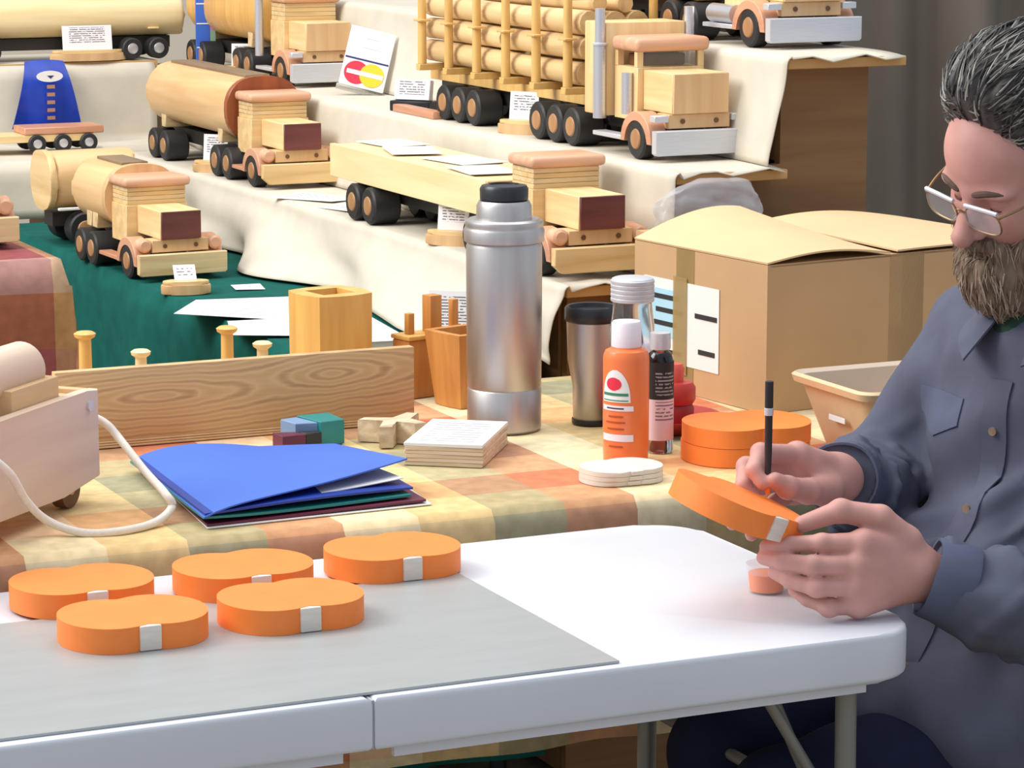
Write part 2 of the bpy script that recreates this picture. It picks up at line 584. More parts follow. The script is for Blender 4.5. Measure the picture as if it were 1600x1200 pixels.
# ================================================================== WHITE FOLDING TABLE
ft = thing('folding_table', 'white plastic folding table with rounded corners and grey tube legs', 'table', (1.146, 3.165, 0))
def table_half(x0, x1, right):
    r = 0.07
    if right:
        pts = [(x0, -0.315)] + arc(x1 - r, -0.315 + r, r, -PI / 2, 0, 8) + arc(x1 - r, 0.315 - r, r, 0, PI / 2, 8) + [(x0, 0.315)]
    else:
        pts = [(x1, 0.315)] + arc(x0 + r, 0.315 - r, r, PI / 2, PI, 8) + arc(x0 + r, -0.315 + r, r, PI, 1.5 * PI, 8) + [(x1, -0.315)]
    return prism(pts, 0.682, 0.74, 'z', 0.006, 3)
obj('tabletop_half', table_half(0.0015, 0.706, True), 'white_plastic', ft)
obj('tabletop_half', table_half(-0.690, -0.0015, False), 'white_plastic', ft)
obj('hinge_seam', box(-0.0015, 0.0015, -0.313, 0.313, 0.684, 0.7385), mat('grey_seam', (168, 170, 176), 0.6), ft)
for sx in (1, -1):
    for sy in (1, -1):
        obj('leg', tube([(sx * 0.63, sy * 0.255, 0.684), (sx * 0.63, sy * 0.265, 0.0)], 0.013, 12), 'grey_leg', ft)
        obj('leg_brace', tube([(sx * 0.515, sy * 0.235, 0.684), (sx * 0.63, sy * 0.235, 0.50)], 0.007, 10), 'grey_leg', ft)
        obj('leg_brace', tube([(sx * 0.545, sy * 0.195, 0.684), (sx * 0.63, sy * 0.195, 0.50)], 0.007, 10), 'grey_leg', ft)
    obj('leg_crossbar', tube([(sx * 0.63, -0.262, 0.16), (sx * 0.63, 0.262, 0.16)], 0.010, 10), 'grey_leg', ft)
    obj('brace_bar', tube([(sx * 0.63, -0.258, 0.50), (sx * 0.63, 0.258, 0.50)], 0.008, 10), 'grey_leg', ft)
for sx in (1, -1):
    obj('apron_rail', box(sx * 0.33 - 0.30, sx * 0.33 + 0.30, -0.300, -0.292, 0.668, 0.69), 'white_plastic', ft)
    obj('apron_rail', box(sx * 0.33 - 0.30, sx * 0.33 + 0.30, 0.292, 0.300, 0.668, 0.69), 'white_plastic', ft)

ms = obj('metal_sheet', prism([(0.50, 2.868), (1.452, 2.868), (1.452, 3.318), (0.50, 3.318)], ZW + 0.0005, ZW + 0.0035), 'galv')
tag(ms, 'thin grey galvanised metal sheet lying on the white folding table', 'metal sheet')

# ------------------------------------------------------------------ pumpkins
def pumpkin_outline(a=0.0875, b=0.070, n=72, off=0.34):
    """two overlapping oval lobes: waisted where the stem sits"""
    pts = []
    c = a * off
    rx = a - c
    for i in range(n):
        t = 2 * PI * i / n
        dx, dy = math.cos(t) / rx, math.sin(t) / b
        best = 0
        for s_ in (-1, 1):
            ox = -s_ * c / rx
            A, B_, C_ = dx * dx + dy * dy, 2 * dx * ox, ox * ox - 1
            best = max(best, (-B_ + math.sqrt(max(B_ * B_ - 4 * A * C_, 0))) / (2 * A))
        pts.append((best * math.cos(t), best * math.sin(t)))
    return pts

def make_pumpkin(label, loc, rz=0.0, th=0.030, group='orange pumpkin cutouts', name='wooden_pumpkin', rot=None, sc=1.0):
    t = thing(name, label, 'pumpkin cutout', loc, rz, group)
    if rot is not None:
        t.rotation_mode = 'QUATERNION'
        t.rotation_quaternion = rot
    t.scale = (sc, sc, sc)
    obj('pumpkin_body', prism(pumpkin_outline(), 0, th, 'z', 0.0015, 2), 'orange', t)
    obj('stem', box(-0.0130, 0.0130, -0.0695, -0.050, 0.0004, th - 0.0004, 0.0015), 'stem', t)
    return t

zs = ZW + 0.0037
make_pumpkin('flat orange wooden pumpkin on the metal sheet, back row end under the looped cord', (0.976, 3.372, zs), 0.0)
make_pumpkin('flat orange wooden pumpkin on the metal sheet, front row end farther from the man', (0.985, 3.196, zs), 0.0)
make_pumpkin('flat orange wooden pumpkin on the metal sheet, middle of the back row of three', (1.180, 3.364, zs), 0.0)
make_pumpkin('flat orange wooden pumpkin on the metal sheet, front row end nearer the man', (1.180, 3.196, zs), 0.0)
make_pumpkin('flat orange wooden pumpkin at the sheet corner, back row end nearer the man', (1.384, 3.374, zs), 0.0)
make_pumpkin('orange wooden pumpkin lying under another one in front of the cardboard box', (2.072, 3.690, ZK + 0.001), PI - 0.2, 0.0245, 'stacked orange pumpkins', sc=1.08)
make_pumpkin('orange wooden pumpkin on top of another one in front of the cardboard box', (2.074, 3.691, ZK + 0.0282), PI - 0.14, 0.0245, 'stacked orange pumpkins', sc=1.08)

# paint cup on the white table
pc = thing('paint_cup', 'small clear cup of orange paint under the held pumpkin', 'paint cup', (1.765, 3.085, ZW + 0.0004))
obj('cup', lathe([(0.0, 0.0), (0.022, 0.0), (0.0255, 0.036), (0.0262, 0.036), (0.0235, 0.0345), (0.0205, 0.002), (0.0, 0.002)], 32), mat('clear_cup', (236, 238, 240), 0.08, var=0.0, alpha=0.22), pc)
obj('paint', lathe([(0.0, 0.0025), (0.0208, 0.0025), (0.0228, 0.024), (0.0, 0.024)], 32), 'orange', pc)

# ================================================================== CHECKED TABLE
ct = thing('craft_table', 'long table hidden under the orange and cream checked cloth', 'table', (1.6, 3.97, 0))
obj('tabletop', box(-1.2, 1.2, -0.43, 0.43, 0.735, 0.764, 0.004), 'walnut', ct)
for sx in (1, -1):
    for sy in (1, -1):
        obj('leg', tube([(sx * 1.0, sy * 0.36, 0.735), (sx * 1.0, sy * 0.36, 0.0)], 0.018, 10), 'dark_leg', ct)

def tablecloth(name, x0, x1, y0, y1, ztop, zdrop, material, amp=0.012, lumps=0.0, sides=('front', 'back', 'left', 'right')):
    """cloth over a table: flat top with soft rounded edge and wavy drop on the chosen sides"""
    bm = new()
    nx = max(8, int((x1 - x0) / 0.02))
    ny = max(8, int((y1 - y0) / 0.02))
    R = 0.012
    # unfolded coordinate beyond the edges is wrapped downwards
    drop = ztop - zdrop
    def axis(lo, hi, n, e0, e1):
        a = []
        if e0:
            a += [lo - drop * (1 - i / 14) for i in range(14)]
        a += [lo + (hi - lo) * i / n for i in range(n + 1)]
        if e1:
            a += [hi + drop * ((i + 1) / 14) for i in range(14)]
        return a
    us = axis(x0, x1, nx, 'left' in sides, 'right' in sides)
    vs = axis(y0, y1, ny, 'front' in sides, 'back' in sides)
    def fold(c, lo, hi):
        over = 0.0
        if c < lo:
            over, p, s = lo - c, lo, -1
        elif c > hi:
            over, p, s = c - hi, hi, 1
        else:
            return c, 0.0, 0
        q = R * PI / 2
        if over < q:
            t = over / R
            return p + s * R * math.sin(t), R * (1 - math.cos(t)), s
        return p + s * R, R + over - q, s
    V = {}
    for i, u in enumerate(us):
        for j, v in enumerate(vs):
            if (u < x0 or u > x1) and (v < y0 or v > y1):
                # corner: gather to the corner column
                uu = min(max(u, x0), x1)
                X, dx, sx = fold(u, x0, x1)
                Y, dy, sy = fold(v, y0, y1)
                d = max(dx, dy)
            else:
                X, dx, sx = fold(u, x0, x1)
                Y, dy, sy = fold(v, y0, y1)
                d = max(dx, dy)
            w = min(1, d / 0.25)
            if sy:
                Y += sy * (amp * w * (math.sin(u * 21 + 1.5 * math.sin(u * 7)) + 1.0))
            if sx:
                X += sx * (amp * w * (math.sin(v * 21 + 1.5 * math.sin(v * 7)) + 1.0))
            z = ztop - d
            if d == 0 and lumps:
                z += lumps * mnoise.noise((u * 9, v * 9, 0)) * 0.5
            V[i, j] = bm.verts.new((X, Y, z))
    for i in range(len(us) - 1):
        for j in range(len(vs) - 1):
            bm.faces.new((V[i, j], V[i + 1, j], V[i + 1, j + 1], V[i, j + 1]))
    return obj(name, bm, material, None, True, 2.0)

tc_ = tablecloth('checked_tablecloth', 0.4, 2.8, 3.53, 4.41, ZK, 0.425, 'plaid', 0.008)
tag(tc_, 'orange, cream and sage checked cloth over the long craft table', 'tablecloth')

# ------------------------------------------------------------------ thermos
th = thing('thermos_flask', 'tall brushed steel vacuum flask with black stopper beside wooden cups', 'flask', (1.840, 4.030, ZK + 0.001))
th.scale = (1.06, 1.06, 1.0)
obj('base', lathe([(0, 0), (0.050, 0), (0.0535, 0.004), (0.0535, 0.064), (0.052, 0.066), (0, 0.066)], 56), 'steel', th)
obj('body', lathe([(0.052, 0.066), (0.0535, 0.069), (0.0545, 0.20), (0.0545, 0.283), (0.0515, 0.290), (0.0, 0.290)], 56), 'steel', th)
obj('cup_collar', lathe([(0.052, 0.288), (0.0575, 0.291), (0.0580, 0.308), (0.0565, 0.311), (0.0555, 0.314), (0.0565, 0.317), (0.0550, 0.322), (0.0500, 0.325), (0.047, 0.3245), (0.0, 0.324)], 56), 'steel', th)
obj('cup_dome', lathe([(0.040, 0.322), (0.0395, 0.345), (0.036, 0.352), (0.0, 0.353)], 48), 'steel', th)
obj('stopper', lathe([(0.0300, 0.351), (0.0345, 0.354), (0.0350, 0.370), (0.0320, 0.375), (0.022, 0.377), (0.0215, 0.3745), (0.0, 0.3745)], 48), 'plastic_black', th)

# ------------------------------------------------------------------ travel mug
mg = thing('travel_mug', 'steel travel mug with black lid and handle behind the paint bottle', 'mug', (1.982, 4.015, ZK + 0.001))
obj('body', lathe([(0, 0), (0.027, 0), (0.029, 0.003), (0.030, 0.06), (0.0375, 0.10), (0.0395, 0.165), (0, 0.165)], 44), 'steel', mg)
obj('lid', lathe([(0.0400, 0.160), (0.0425, 0.163), (0.0425, 0.180), (0.0400, 0.184), (0.0360, 0.183), (0.0345, 0.177), (0, 0.176)], 44), 'plastic_black', mg)
obj('base_ring', lathe([(0, 0.0), (0.0295, 0.0), (0.031, 0.002), (0.031, 0.008), (0.0, 0.008)], 44), 'plastic_black', mg)
obj('handle', tube(spline([(0.034, -0.016, 0.152), (0.062, -0.030, 0.150), (0.070, -0.034, 0.11), (0.062, -0.030, 0.06), (0.030, -0.014, 0.052)], 8), 0.0075, 10), 'plastic_black', mg)

# ------------------------------------------------------------------ clear jar, black label bottle, orange paint bottle
jr = thing('clear_bottle', 'clear plastic bottle with ridged silver cap behind the orange paint', 'bottle', (1.962, 3.840, ZK + 0.001))
jb = obj('body', lathe([(0, 0), (0.030, 0), (0.033, 0.004), (0.034, 0.15), (0.033, 0.180), (0.0295, 0.208), (0.0285, 0.215), (0.027, 0.215), (0.0275, 0.207), (0.031, 0.178), (0.032, 0.15), (0.031, 0.006), (0, 0.004)], 44), 'glass', jr)
lid = new()
prof = [(0.0, 0.2165), (0.0315, 0.2165)]
for k in range(5):
    z = 0.217 + k * 0.0066
    prof += [(0.0325, z + 0.001), (0.0325, z + 0.0045), (0.0312, z + 0.0055)]
prof += [(0.0305, 0.2505), (0.027, 0.252), (0, 0.252)]
obj('cap', add_lathe(lid, prof, 44), 'alu', jr)

kb = thing('craft_bottle', 'slim clear bottle with black and pink label beside orange paint', 'bottle', (1.975, 3.775, ZK + 0.001))
obj('body', lathe([(0, 0), (0.0175, 0), (0.0200, 0.004), (0.0200, 0.135), (0.017, 0.147), (0.0110, 0.152), (0.0110, 0.156), (0.0, 0.156)], 36), 'glass', kb)
obj('cap', lathe([(0, 0.154), (0.0150, 0.154), (0.0155, 0.157), (0.0150, 0.178), (0, 0.179)], 36), 'alu', kb)
obj('upper_label', lathe([(0.0203, 0.082), (0.0206, 0.082), (0.0206, 0.136), (0.0203, 0.136)], 36), 'black_label', kb)
obj('lower_label', lathe([(0.0203, 0.020), (0.0206, 0.020), (0.0206, 0.081), (0.0203, 0.081)], 36), 'pink_label', kb)

pb = thing('paint_bottle', 'orange acrylic paint bottle with white cap and arched apple label', 'paint bottle', (1.899, 3.735, ZK + 0.001))
obj('body', lathe([(0, 0), (0.0300, 0), (0.0325, 0.003), (0.0335, 0.030), (0.0335, 0.152), (0.0325, 0.158), (0.0300, 0.1635), (0.0225, 0.167), (0.0215, 0.170), (0, 0.170)], 48), 'orange_b', pb)
obj('cap', lathe([(0, 0.1685), (0.0215, 0.1685), (0.0220, 0.171), (0.0213, 0.203), (0.0195, 0.206), (0, 0.206)], 40), 'cap', pb)
def curved_patch(r, outline, th=0.0004, a_mid=-2.42):
    """outline: list of (arc length, z) polygon rows -> wrapped on cylinder radius r (rows of left/right)"""
    g = []
    for (l, rr, z) in outline:
        row = []
        for k in range(13):
            a = a_mid + (l + (rr - l) * k / 12) / r
            row.append((r * math.cos(a), r * math.sin(a), z))
        g.append(row)
    return sheet(g, -th)
arch = []
for i in range(13):
    t = i / 12
    z = 0.092 + 0.047 * t
    w = 0.0235 * math.sqrt(max(0.02, 1 - (t ** 2.2)))
    arch.append((-w - 0.004, w - 0.004, z))
obj('arched_label', curved_patch(0.0341, arch), 'white', pb)
apple = []
for i in range(11):
    t = i / 10
    w = 0.0125 * math.sqrt(max(0.03, 1 - (2 * t - 1) ** 2))
    apple.append((-w - 0.006, w - 0.006, 0.109 + 0.019 * t))
obj('apple_mark', curved_patch(0.0345, apple), 'redprint', pb)
obj('green_band', curved_patch(0.0345, [(-0.0255, 0.0165, 0.1015), (-0.0255, 0.0165, 0.1055)]), 'greenprint', pb)
obj('green_band', curved_patch(0.0345, [(-0.0255, 0.0165, 0.0940), (-0.0255, 0.0165, 0.0955)]), 'greenprint', pb)
obj('white_strip', curved_patch(0.0341, [(-0.028, 0.024, 0.0795), (-0.028, 0.024, 0.0870)]), 'cap', pb)
obj('white_strip', curved_patch(0.0341, [(-0.028, 0.024, 0.0350), (-0.028, 0.024, 0.0450)]), 'cap', pb)
obj('strip_text', curved_patch(0.0344, [(-0.018, 0.010, 0.0822), (-0.018, 0.010, 0.0842)]), 'blackprint', pb)
for z, w in ((0.070, 0.015), (0.0615, 0.020), (0.052, 0.017), (0.026, 0.014)):
    obj('text_line', curved_patch(0.0341, [(-w, w * 0.6, z), (-w, w * 0.6, z + 0.0022)]), mat('dark_orange_text', (176, 74, 34), 0.5), pb)

# stack of small bare pumpkin cutouts in front of the paint bottle
for k, nm in enumerate(('bottom', 'middle', 'top')):
    t = thing('bare_pumpkin', 'thin unpainted pumpkin cutout in front of paint bottle, %s of its stack' % nm, 'pumpkin cutout', (1.836, 3.625, ZK + 0.001 + k * 0.0069), 0.06 * k - 0.05, 'bare pumpkin cutouts')
    obj('pumpkin_body', prism(pumpkin_outline(0.060, 0.046, 56), 0, 0.0066, 'z', 0.001, 1), 'stem', t)
    obj('stem', box(-0.010, 0.010, -0.0465, -0.034, 0.0003, 0.0063, 0.0008), 'stem', t)

# red items between bottle and cardboard box
rd = thing('red_dish', 'shallow red dish behind the bottles beside the cardboard box', 'dish', (2.062, 3.925, ZK + 0.001))
obj('bowl', lathe([(0, 0.0), (0.055, 0.0), (0.085, 0.022), (0.0865, 0.024), (0.083, 0.0235), (0.054, 0.004), (0, 0.004)], 48), 'red', rd)
rp = thing('red_jar', 'small round red jar with lid standing in the red dish', 'jar', (2.075, 3.915, ZK + 0.0055))
obj('body', lathe([(0, 0), (0.023, 0), (0.028, 0.008), (0.029, 0.030), (0.026, 0.036), (0, 0.036)], 36), 'dark_red', rp)
obj('lid', lathe([(0.0, 0.037), (0.027, 0.037), (0.031, 0.043), (0.031, 0.062), (0.026, 0.070), (0, 0.072)], 36), 'red', rp)
obj('knob', lathe([(0, 0.070), (0.012, 0.071), (0.014, 0.090), (0.010, 0.098), (0, 0.099)], 24), mat('coral_plastic', (226, 96, 84), 0.45), rp)
ps = thing('white_tube', 'short white capped tube leaning beside the red jar', 'tube', (2.065, 3.985, ZK + 0.0035))
obj('body', lathe([(0, 0), (0.017, 0), (0.018, 0.004), (0.018, 0.095), (0, 0.095)], 28), 'white', ps)
obj('cap', lathe([(0.019, 0.094), (0.019, 0.120), (0.016, 0.124), (0, 0.124)], 28), 'cap', ps)

# ------------------------------------------------------------------ cardboard box
BXC = (2.262, 3.965)
bx = thing('cardboard_box', 'large brown cardboard shipping box with white label and loose flaps', 'cardboard box', (BXC[0], BXC[1], ZK + 0.001), 0.13)
BW, BD, BH = 0.56, 0.365, 0.236      # along local x, local y, height
wt = 0.004
obj('front_wall', box(0, BW, 0, wt, 0, BH), 'card_board', bx)
obj('back_wall', box(0, BW, BD - wt, BD, 0, BH), 'card_board', bx)
obj('side_wall', box(0, wt, wt, BD - wt, 0, BH), 'card_board', bx)
obj('side_wall', box(BW - wt, BW, wt, BD - wt, 0, BH), 'card_board', bx)
obj('bottom', box(wt, BW - wt, wt, BD - wt, 0, wt), 'card_board', bx)
def flap(pts_fn, nu=18, nv=14):
    return [[pts_fn(i / nu, j / nv) for j in range(nv + 1)] for i in range(nu + 1)]
def flap1(u, v):        # hinged on the left (x=0) wall, bulging up in the middle towards the back
    x = u * (0.245 - 0.03 * v)
    y = 0.0 + v * BD
    z = BH + 0.001 + 0.012 * math.sin(u * PI) * (1 - v) + (0.046 * math.sin(u * PI * 0.56) - 0.006 * u ** 3) * v ** 1.4
    return (x, y, z)
obj('top_flap', sheet(flap(flap1), 0.003), 'card_in', bx)
def flap2(u, v):        # hinged on the right wall
    x = BW - u * 0.30
    y = v * BD
    z = BH + 0.001 + 0.020 * math.sin(u * PI * 0.8) * (0.2 + 0.8 * v)
    return (x, y, z)
obj('top_flap', sheet(flap(flap2), -0.003), 'card_in', bx)
obj('under_flap', box(0.006, BW - 0.006, 0.0, 0.195, BH - 0.004, BH - 0.001), 'card_board', bx)
obj('under_flap', box(0.006, BW - 0.006, 0.20, BD, BH - 0.004, BH - 0.001), 'card_board', bx)
obj('packing_tape', box(-0.0008, 0.0, 0.195, 0.245, 0.01, BH), 'tape', bx)
obj('packing_tape', box(0.245, 0.315, -0.0008, 0.0, 0.01, BH), mat('clear_packing_tape', (190, 164, 120), 0.3, alpha=0.35), bx)
lb = obj('shipping_label', box(-0.0014, -0.0008, 0.125, 0.335, 0.045, 0.182), 'white', bx)
obj('label_panel', box(-0.0020, -0.0014, 0.215, 0.330, 0.085, 0.165), 'skyprint', lb)
for (y0, y1, z0, z1) in ((0.235, 0.31, 0.148, 0.156), (0.225, 0.30, 0.126, 0.134), (0.24, 0.31, 0.104, 0.112), (0.13, 0.19, 0.128, 0.136), (0.135, 0.18, 0.07, 0.078), (0.23, 0.29, 0.06, 0.066)):
    obj('label_text', box(-0.0025, -0.0019, y0, y1, z0, z1), 'blackprint', lb)
obj('packing_tape', box(-0.0032, -0.0026, 0.212, 0.25, 0.03, 0.19), 'tape', bx)

bag = new()
bmesh.ops.create_icosphere(bag, subdivisions=5, radius=1.0)
for v in bag.verts:
    n_ = mnoise.fractal(v.co * 1.6, 1.2, 2.0, 3)
    f = 1 + 0.16 * n_
    v.co = Vector((v.co.x * 0.105 * f, v.co.y * 0.03 * f, max(-0.05, v.co.z * 0.058 * f)))
bo = obj('plastic_bag', bag, 'bag', None, True, 0.5)
bo.location = (2.43, 4.455, 1.030)
tag(bo, 'crumpled clear plastic bag poking up behind the cardboard box flaps', 'plastic bag')
bs = obj('packing_carton', box(2.30, 2.62, 4.44, 4.49, ZK + 0.001, 1.0), 'card_board')
bs.location = (0, 0.0, 0)
tag(bs, 'narrow brown carton behind the large cardboard box, under the plastic bag', 'carton')

# ------------------------------------------------------------------ tan tub
tb = thing('plastic_tub', 'tan rectangular plastic tub with rolled rim in front of cardboard box', 'tub', (2.34, 3.66, ZK + 0.001))
def tub_mesh():
    bm = new()
    def ring(hx, hy, r, z):
        return [bm.verts.new((x, y, z)) for x, y in rrect(-hx, hx, -hy, hy, r, 6)]
    R = [ring(0.112, 0.072, 0.015, 0.0), ring(0.142, 0.100, 0.02, 0.094), ring(0.152, 0.110, 0.024, 0.094), ring(0.155, 0.113, 0.026, 0.104), ring(0.150, 0.108, 0.022, 0.108)]
    n = len(R[0])
    bm.faces.new(R[0][::-1])
    for a, b in zip(R[:-1], R[1:]):
        for i in range(n):
            bm.faces.new((a[i], a[(i + 1) % n], b[(i + 1) % n], b[i]))
    return bm, R[-1]
bm, _ = tub_mesh()
obj('outer_shell', bm, 'tub', tb)
bm = new()
rr = []
for hx, hy, r, z in ((0.1499, 0.1079, 0.022, 0.1079), (0.140, 0.098, 0.018, 0.103), (0.110, 0.070, 0.013, 0.004)):
    rr.append([bm.verts.new((x, y, z)) for x, y in rrect(-hx, hx, -hy, hy, r, 6)])
for a, b in zip(rr[:-1], rr[1:]):
    for i in range(len(a)):
        bm.faces.new((a[i], b[i], b[(i + 1) % len(a)], a[(i + 1) % len(a)]))
bm.faces.new(rr[-1])
obj('inner_lining', bm, 'tub_in', tb)
bm = box(-0.1365, -0.1350, -0.030, 0.015, 0.048, 0.056)
o = obj('white_sticker', bm, 'white', tb)

# ------------------------------------------------------------------ wooden plank, peg rack
pk = thing('wooden_plank', 'long pine plank with cathedral grain standing on edge behind blue folder', 'plank', (1.452, 4.150, ZK + 0.001), -0.005)
obj('board', box(-0.285, 0.285, -0.009, 0.009, 0.010, 0.118, 0.001), 'plank', pk)
for k in range(3):
    obj('moulding_strip', box(-0.285, 0.285, -0.0115 - 0.002 * (2 - k), 0.009, 0.0004 + k * 0.0034, 0.0032 + k * 0.0034, 0.0006, 1), 'tan', pk)

pr_ = thing('peg_rack', 'low pine rack of turned pegs standing behind the long plank', 'peg rack', (1.47, 4.290, ZK + 0.001))
obj('rack_board', box(-0.30, 0.10, -0.028, 0.028, 0, 0.022, 0.003), 'pine_x', pr_)
def peg(x, h, r):
    return lathe([(0, 0.02), (r * 0.8, 0.02), (r * 0.72, h * 0.75), (r * 0.70, h - 0.012), (r * 1.15, h - 0.008), (r * 1.25, h - 0.003), (r * 0.9, h), (0, h + 0.001)], 28, Matrix.Translation((x, 0, 0)))
obj('tall_peg', peg(-0.213, 0.152, 0.0135), 'honey', pr_)
obj('tall_peg', peg(0.015, 0.145, 0.0135), 'honey', pr_)
obj('short_peg', peg(-0.125, 0.118, 0.0125), 'pale', pr_)
obj('short_peg', peg(0.073, 0.117, 0.0125), 'pale', pr_)

# ------------------------------------------------------------------ wooden cups
def quad_cup(name, label, loc, rz, wt_, wb, h, wall, material, bulge):
    t = thing(name, label, 'wooden cup', loc, rz, 'wooden pencil cups')
    def ring(bm, w, z, b, n=10):
        c = [(-w, -w), (w, -w), (w, w), (-w, w)]
        out = []
        for i in range(4):
            p, q = Vector((*c[i], 0)), Vector((*c[(i + 1) % 4], 0))
            d = q - p
            nn = Vector((d.y, -d.x, 0)).normalized()
            for k in range(n):
                s = k / n
                v = p + d * s + nn * (b * math.sin(PI * s))
                out.append(bm.verts.new((v.x, v.y, z)))
        return out
    bm = new()
    R = [ring(bm, wb, 0, bulge), ring(bm, wt_, h, bulge), ring(bm, wt_ - wall, h, 0.0), ring(bm, wb - wall, 0.01, 0.0)]
    n = len(R[0])
    bm.faces.new(R[0][::-1])
    for a, b in zip(R[:-1], R[1:]):
        for i in range(n):
            bm.faces.new((a[i], a[(i + 1) % n], b[(i + 1) % n], b[i]))
    bm.faces.new(R[-1])
    obj('cup_body', bm, material, t, True, 0.5)
    obj('base_plate', box(-wb + wall, wb - wall, -wb + wall, wb - wall, 0.0102, 0.014), material, t)
    return t
quad_cup('pencil_cup', 'honey coloured square wooden pencil cup with bulging sides behind the plank', (1.694, 4.385, ZK + 0.001), 0.17, 0.0490, 0.0480, 0.174, 0.019, 'honey', 0.010)
quad_cup('pencil_cup', 'tapered amber wooden cup standing beside the steel flask', (1.868, 4.245, ZK + 0.001), 0.25, 0.0455, 0.033, 0.120, 0.011, 'amber', 0.003)
pp = thing('post_holder', 'amber wooden crate with upright posts between the two wooden cups', 'post holder', (1.852, 4.350, ZK + 0.001), 0.25)
obj('crate_body', box(-0.058, 0.058, -0.022, 0.022, 0, 0.095, 0.002), 'amber', pp)
obj('rail', box(-0.060, 0.060, -0.025, 0.025, 0.0955, 0.103, 0.002), 'honey', pp)
for x, h, r in ((-0.040, 0.137, 0.006), (0.006, 0.163, 0.0115), (0.050, 0.152, 0.006)):
    obj('post', box(x - r, x + r, -r, r, 0.1032, h, 0.001), 'amber', pp)

# ------------------------------------------------------------------ wooden letter cutouts and sheet stack
def poly_block(name, label, cat, loc, rz, pieces, h):
    t = thing(name, label, cat, loc, rz)
    for nm, pts, m_, hh in pieces:
        obj(nm, prism(pts, 0.0005, hh, 'z', 0.0012, 1), m_, t)
    return t
Y3 = [(-0.052, -0.030), (-0.034, -0.040), (-0.008, -0.010), (0.004, -0.042), (0.024, -0.042), (0.020, -0.004), (0.056, 0.024), (0.044, 0.040), (0.004, 0.016), (-0.030, 0.044), (-0.048, 0.034), (-0.020, 0.004)]
poly_block('wooden_cutout', 'bare plywood branching cutout between blue folder and sheet stack', 'wooden cutout', (1.652, 4.005, ZK + 0.001), 0.2, [('cutout_body', Y3, 'ply', 0.034)], 0.034)
pcut = [('teal_piece', [(0.005, -0.03), (0.045, -0.03), (0.052, 0.03), (0.0, 0.034)], 'teal', 0.038),
        ('blue_piece', [(-0.028, -0.012), (0.004, -0.022), (-0.002, 0.032), (-0.03, 0.03)], mat('pale_blue_paint', (120, 150, 186), 0.5), 0.036),
        ('maroon_piece', [(-0.062, -0.034), (-0.024, -0.036), (-0.030, -0.014), (-0.060, 0.000)], 'maroon_card', 0.024),
        ('dark_piece', [(-0.023, -0.036), (0.004, -0.034), (0.003, -0.024), (-0.024, -0.014)], 'black', 0.024)]
poly_block('painted_cutout', 'small painted teal, blue and maroon wooden cutouts below the plank', 'wooden cutout', (1.525, 4.045, ZK + 0.001), 0.15, pcut, 0.04)

for k in range(6):
    mt_ = 'leaflet' if k == 5 else ('ply' if k % 2 == 0 else 'toy')
    lab = ['lowest', 'second', 'third', 'fourth', 'fifth', 'topmost'][k]
    s = thing('thin_panel', '%s thin %s panel in the small stack before the flask' % (lab, 'white topped' if k == 5 else 'wooden'), 'panel', (1.697, 3.884, ZK + 0.001 + k * 0.0056), -0.62 + 0.006 * ((k * 7) % 5 - 2), 'stacked thin panels')
    obj('panel_board', box(-0.058, 0.058, -0.092, 0.092, 0, 0.0053, 0.0006, 1), mt_, s)

# ------------------------------------------------------------------ blue folders
def folder_sheet(c, zf, th, n=16):
    """c = 4 corners (x,y) back-left, back-right, front-right, front-left; zf(u,v) height"""
    g = []
    for i in range(n + 1):
        u = i / n
        row = []
        for j in range(n + 1):
            v = j / n
            x = (1 - v) * ((1 - u) * c[0][0] + u * c[1][0]) + v * ((1 - u) * c[3][0] + u * c[2][0])
            y = (1 - v) * ((1 - u) * c[0][1] + u * c[1][1]) + v * ((1 - u) * c[3][1] + u * c[2][1])
            row.append((x, y, zf(u, v)))
        g.append(row)
    return sheet(g, -th)
zt = ZK + 0.001
o = obj('white_sheet', folder_sheet([(1.245, 3.975), (1.572, 3.985), (1.528, 3.583), (1.205, 3.572)], lambda u, v: zt + 0.0002, 0.0016), 'white')
tag(o, 'white paper sheets lowest in the pile of coloured folders', 'paper')
o = obj('maroon_folder', folder_sheet([(1.240, 3.950), (1.545, 3.955), (1.522, 3.588), (1.206, 3.576)], lambda u, v: zt + 0.0024 + 0.002 * u * v, 0.003), 'maroon_card')
tag(o, 'maroon folder under the teal folder in the pile', 'folder')
o = obj('teal_folder', folder_sheet([(1.222, 3.960), (1.520, 3.945), (1.505, 3.600), (1.200, 3.574)], lambda u, v: zt + 0.0075 + 0.003 * u * v + 0.006 * (1 - u) ** 4, 0.003), 'teal')
tag(o, 'teal folder between maroon and blue folders in the pile', 'folder')
o = obj('blue_folder', folder_sheet([(1.226, 3.955), (1.525, 3.935), (1.512, 3.610), (1.203, 3.575)], lambda u, v: zt + 0.0175 + 0.003 * math.sin(u * 3), 0.003), 'blue2')
tag(o, 'flat deep blue folder under the curled blue cover', 'folder')
o = obj('loose_sheet', folder_sheet([(1.310, 3.925), (1.500, 3.900), (1.507, 3.632), (1.300, 3.606)], lambda u, v: zt + 0.0210 + 0.008 * u ** 2 * v, 0.0012), 'white')
tag(o, 'white sheet peeking out between the two blue folders', 'paper')
o = obj('blue_folder', folder_sheet([(1.228, 3.968), (1.512, 3.905), (1.523, 3.655), (1.200, 3.570)], lambda u, v: zt + 0.0275 - 0.013 * (1 - u) ** 9 + 0.010 * math.sin(min(1, u * 1.6) * PI) * (1 - v) * 0.7 + 0.022 * u ** 2 * v - 0.002 * u * (1 - v), 0.002), 'blue')
tag(o, 'royal blue folder with curled open cover on top of the pile', 'folder')

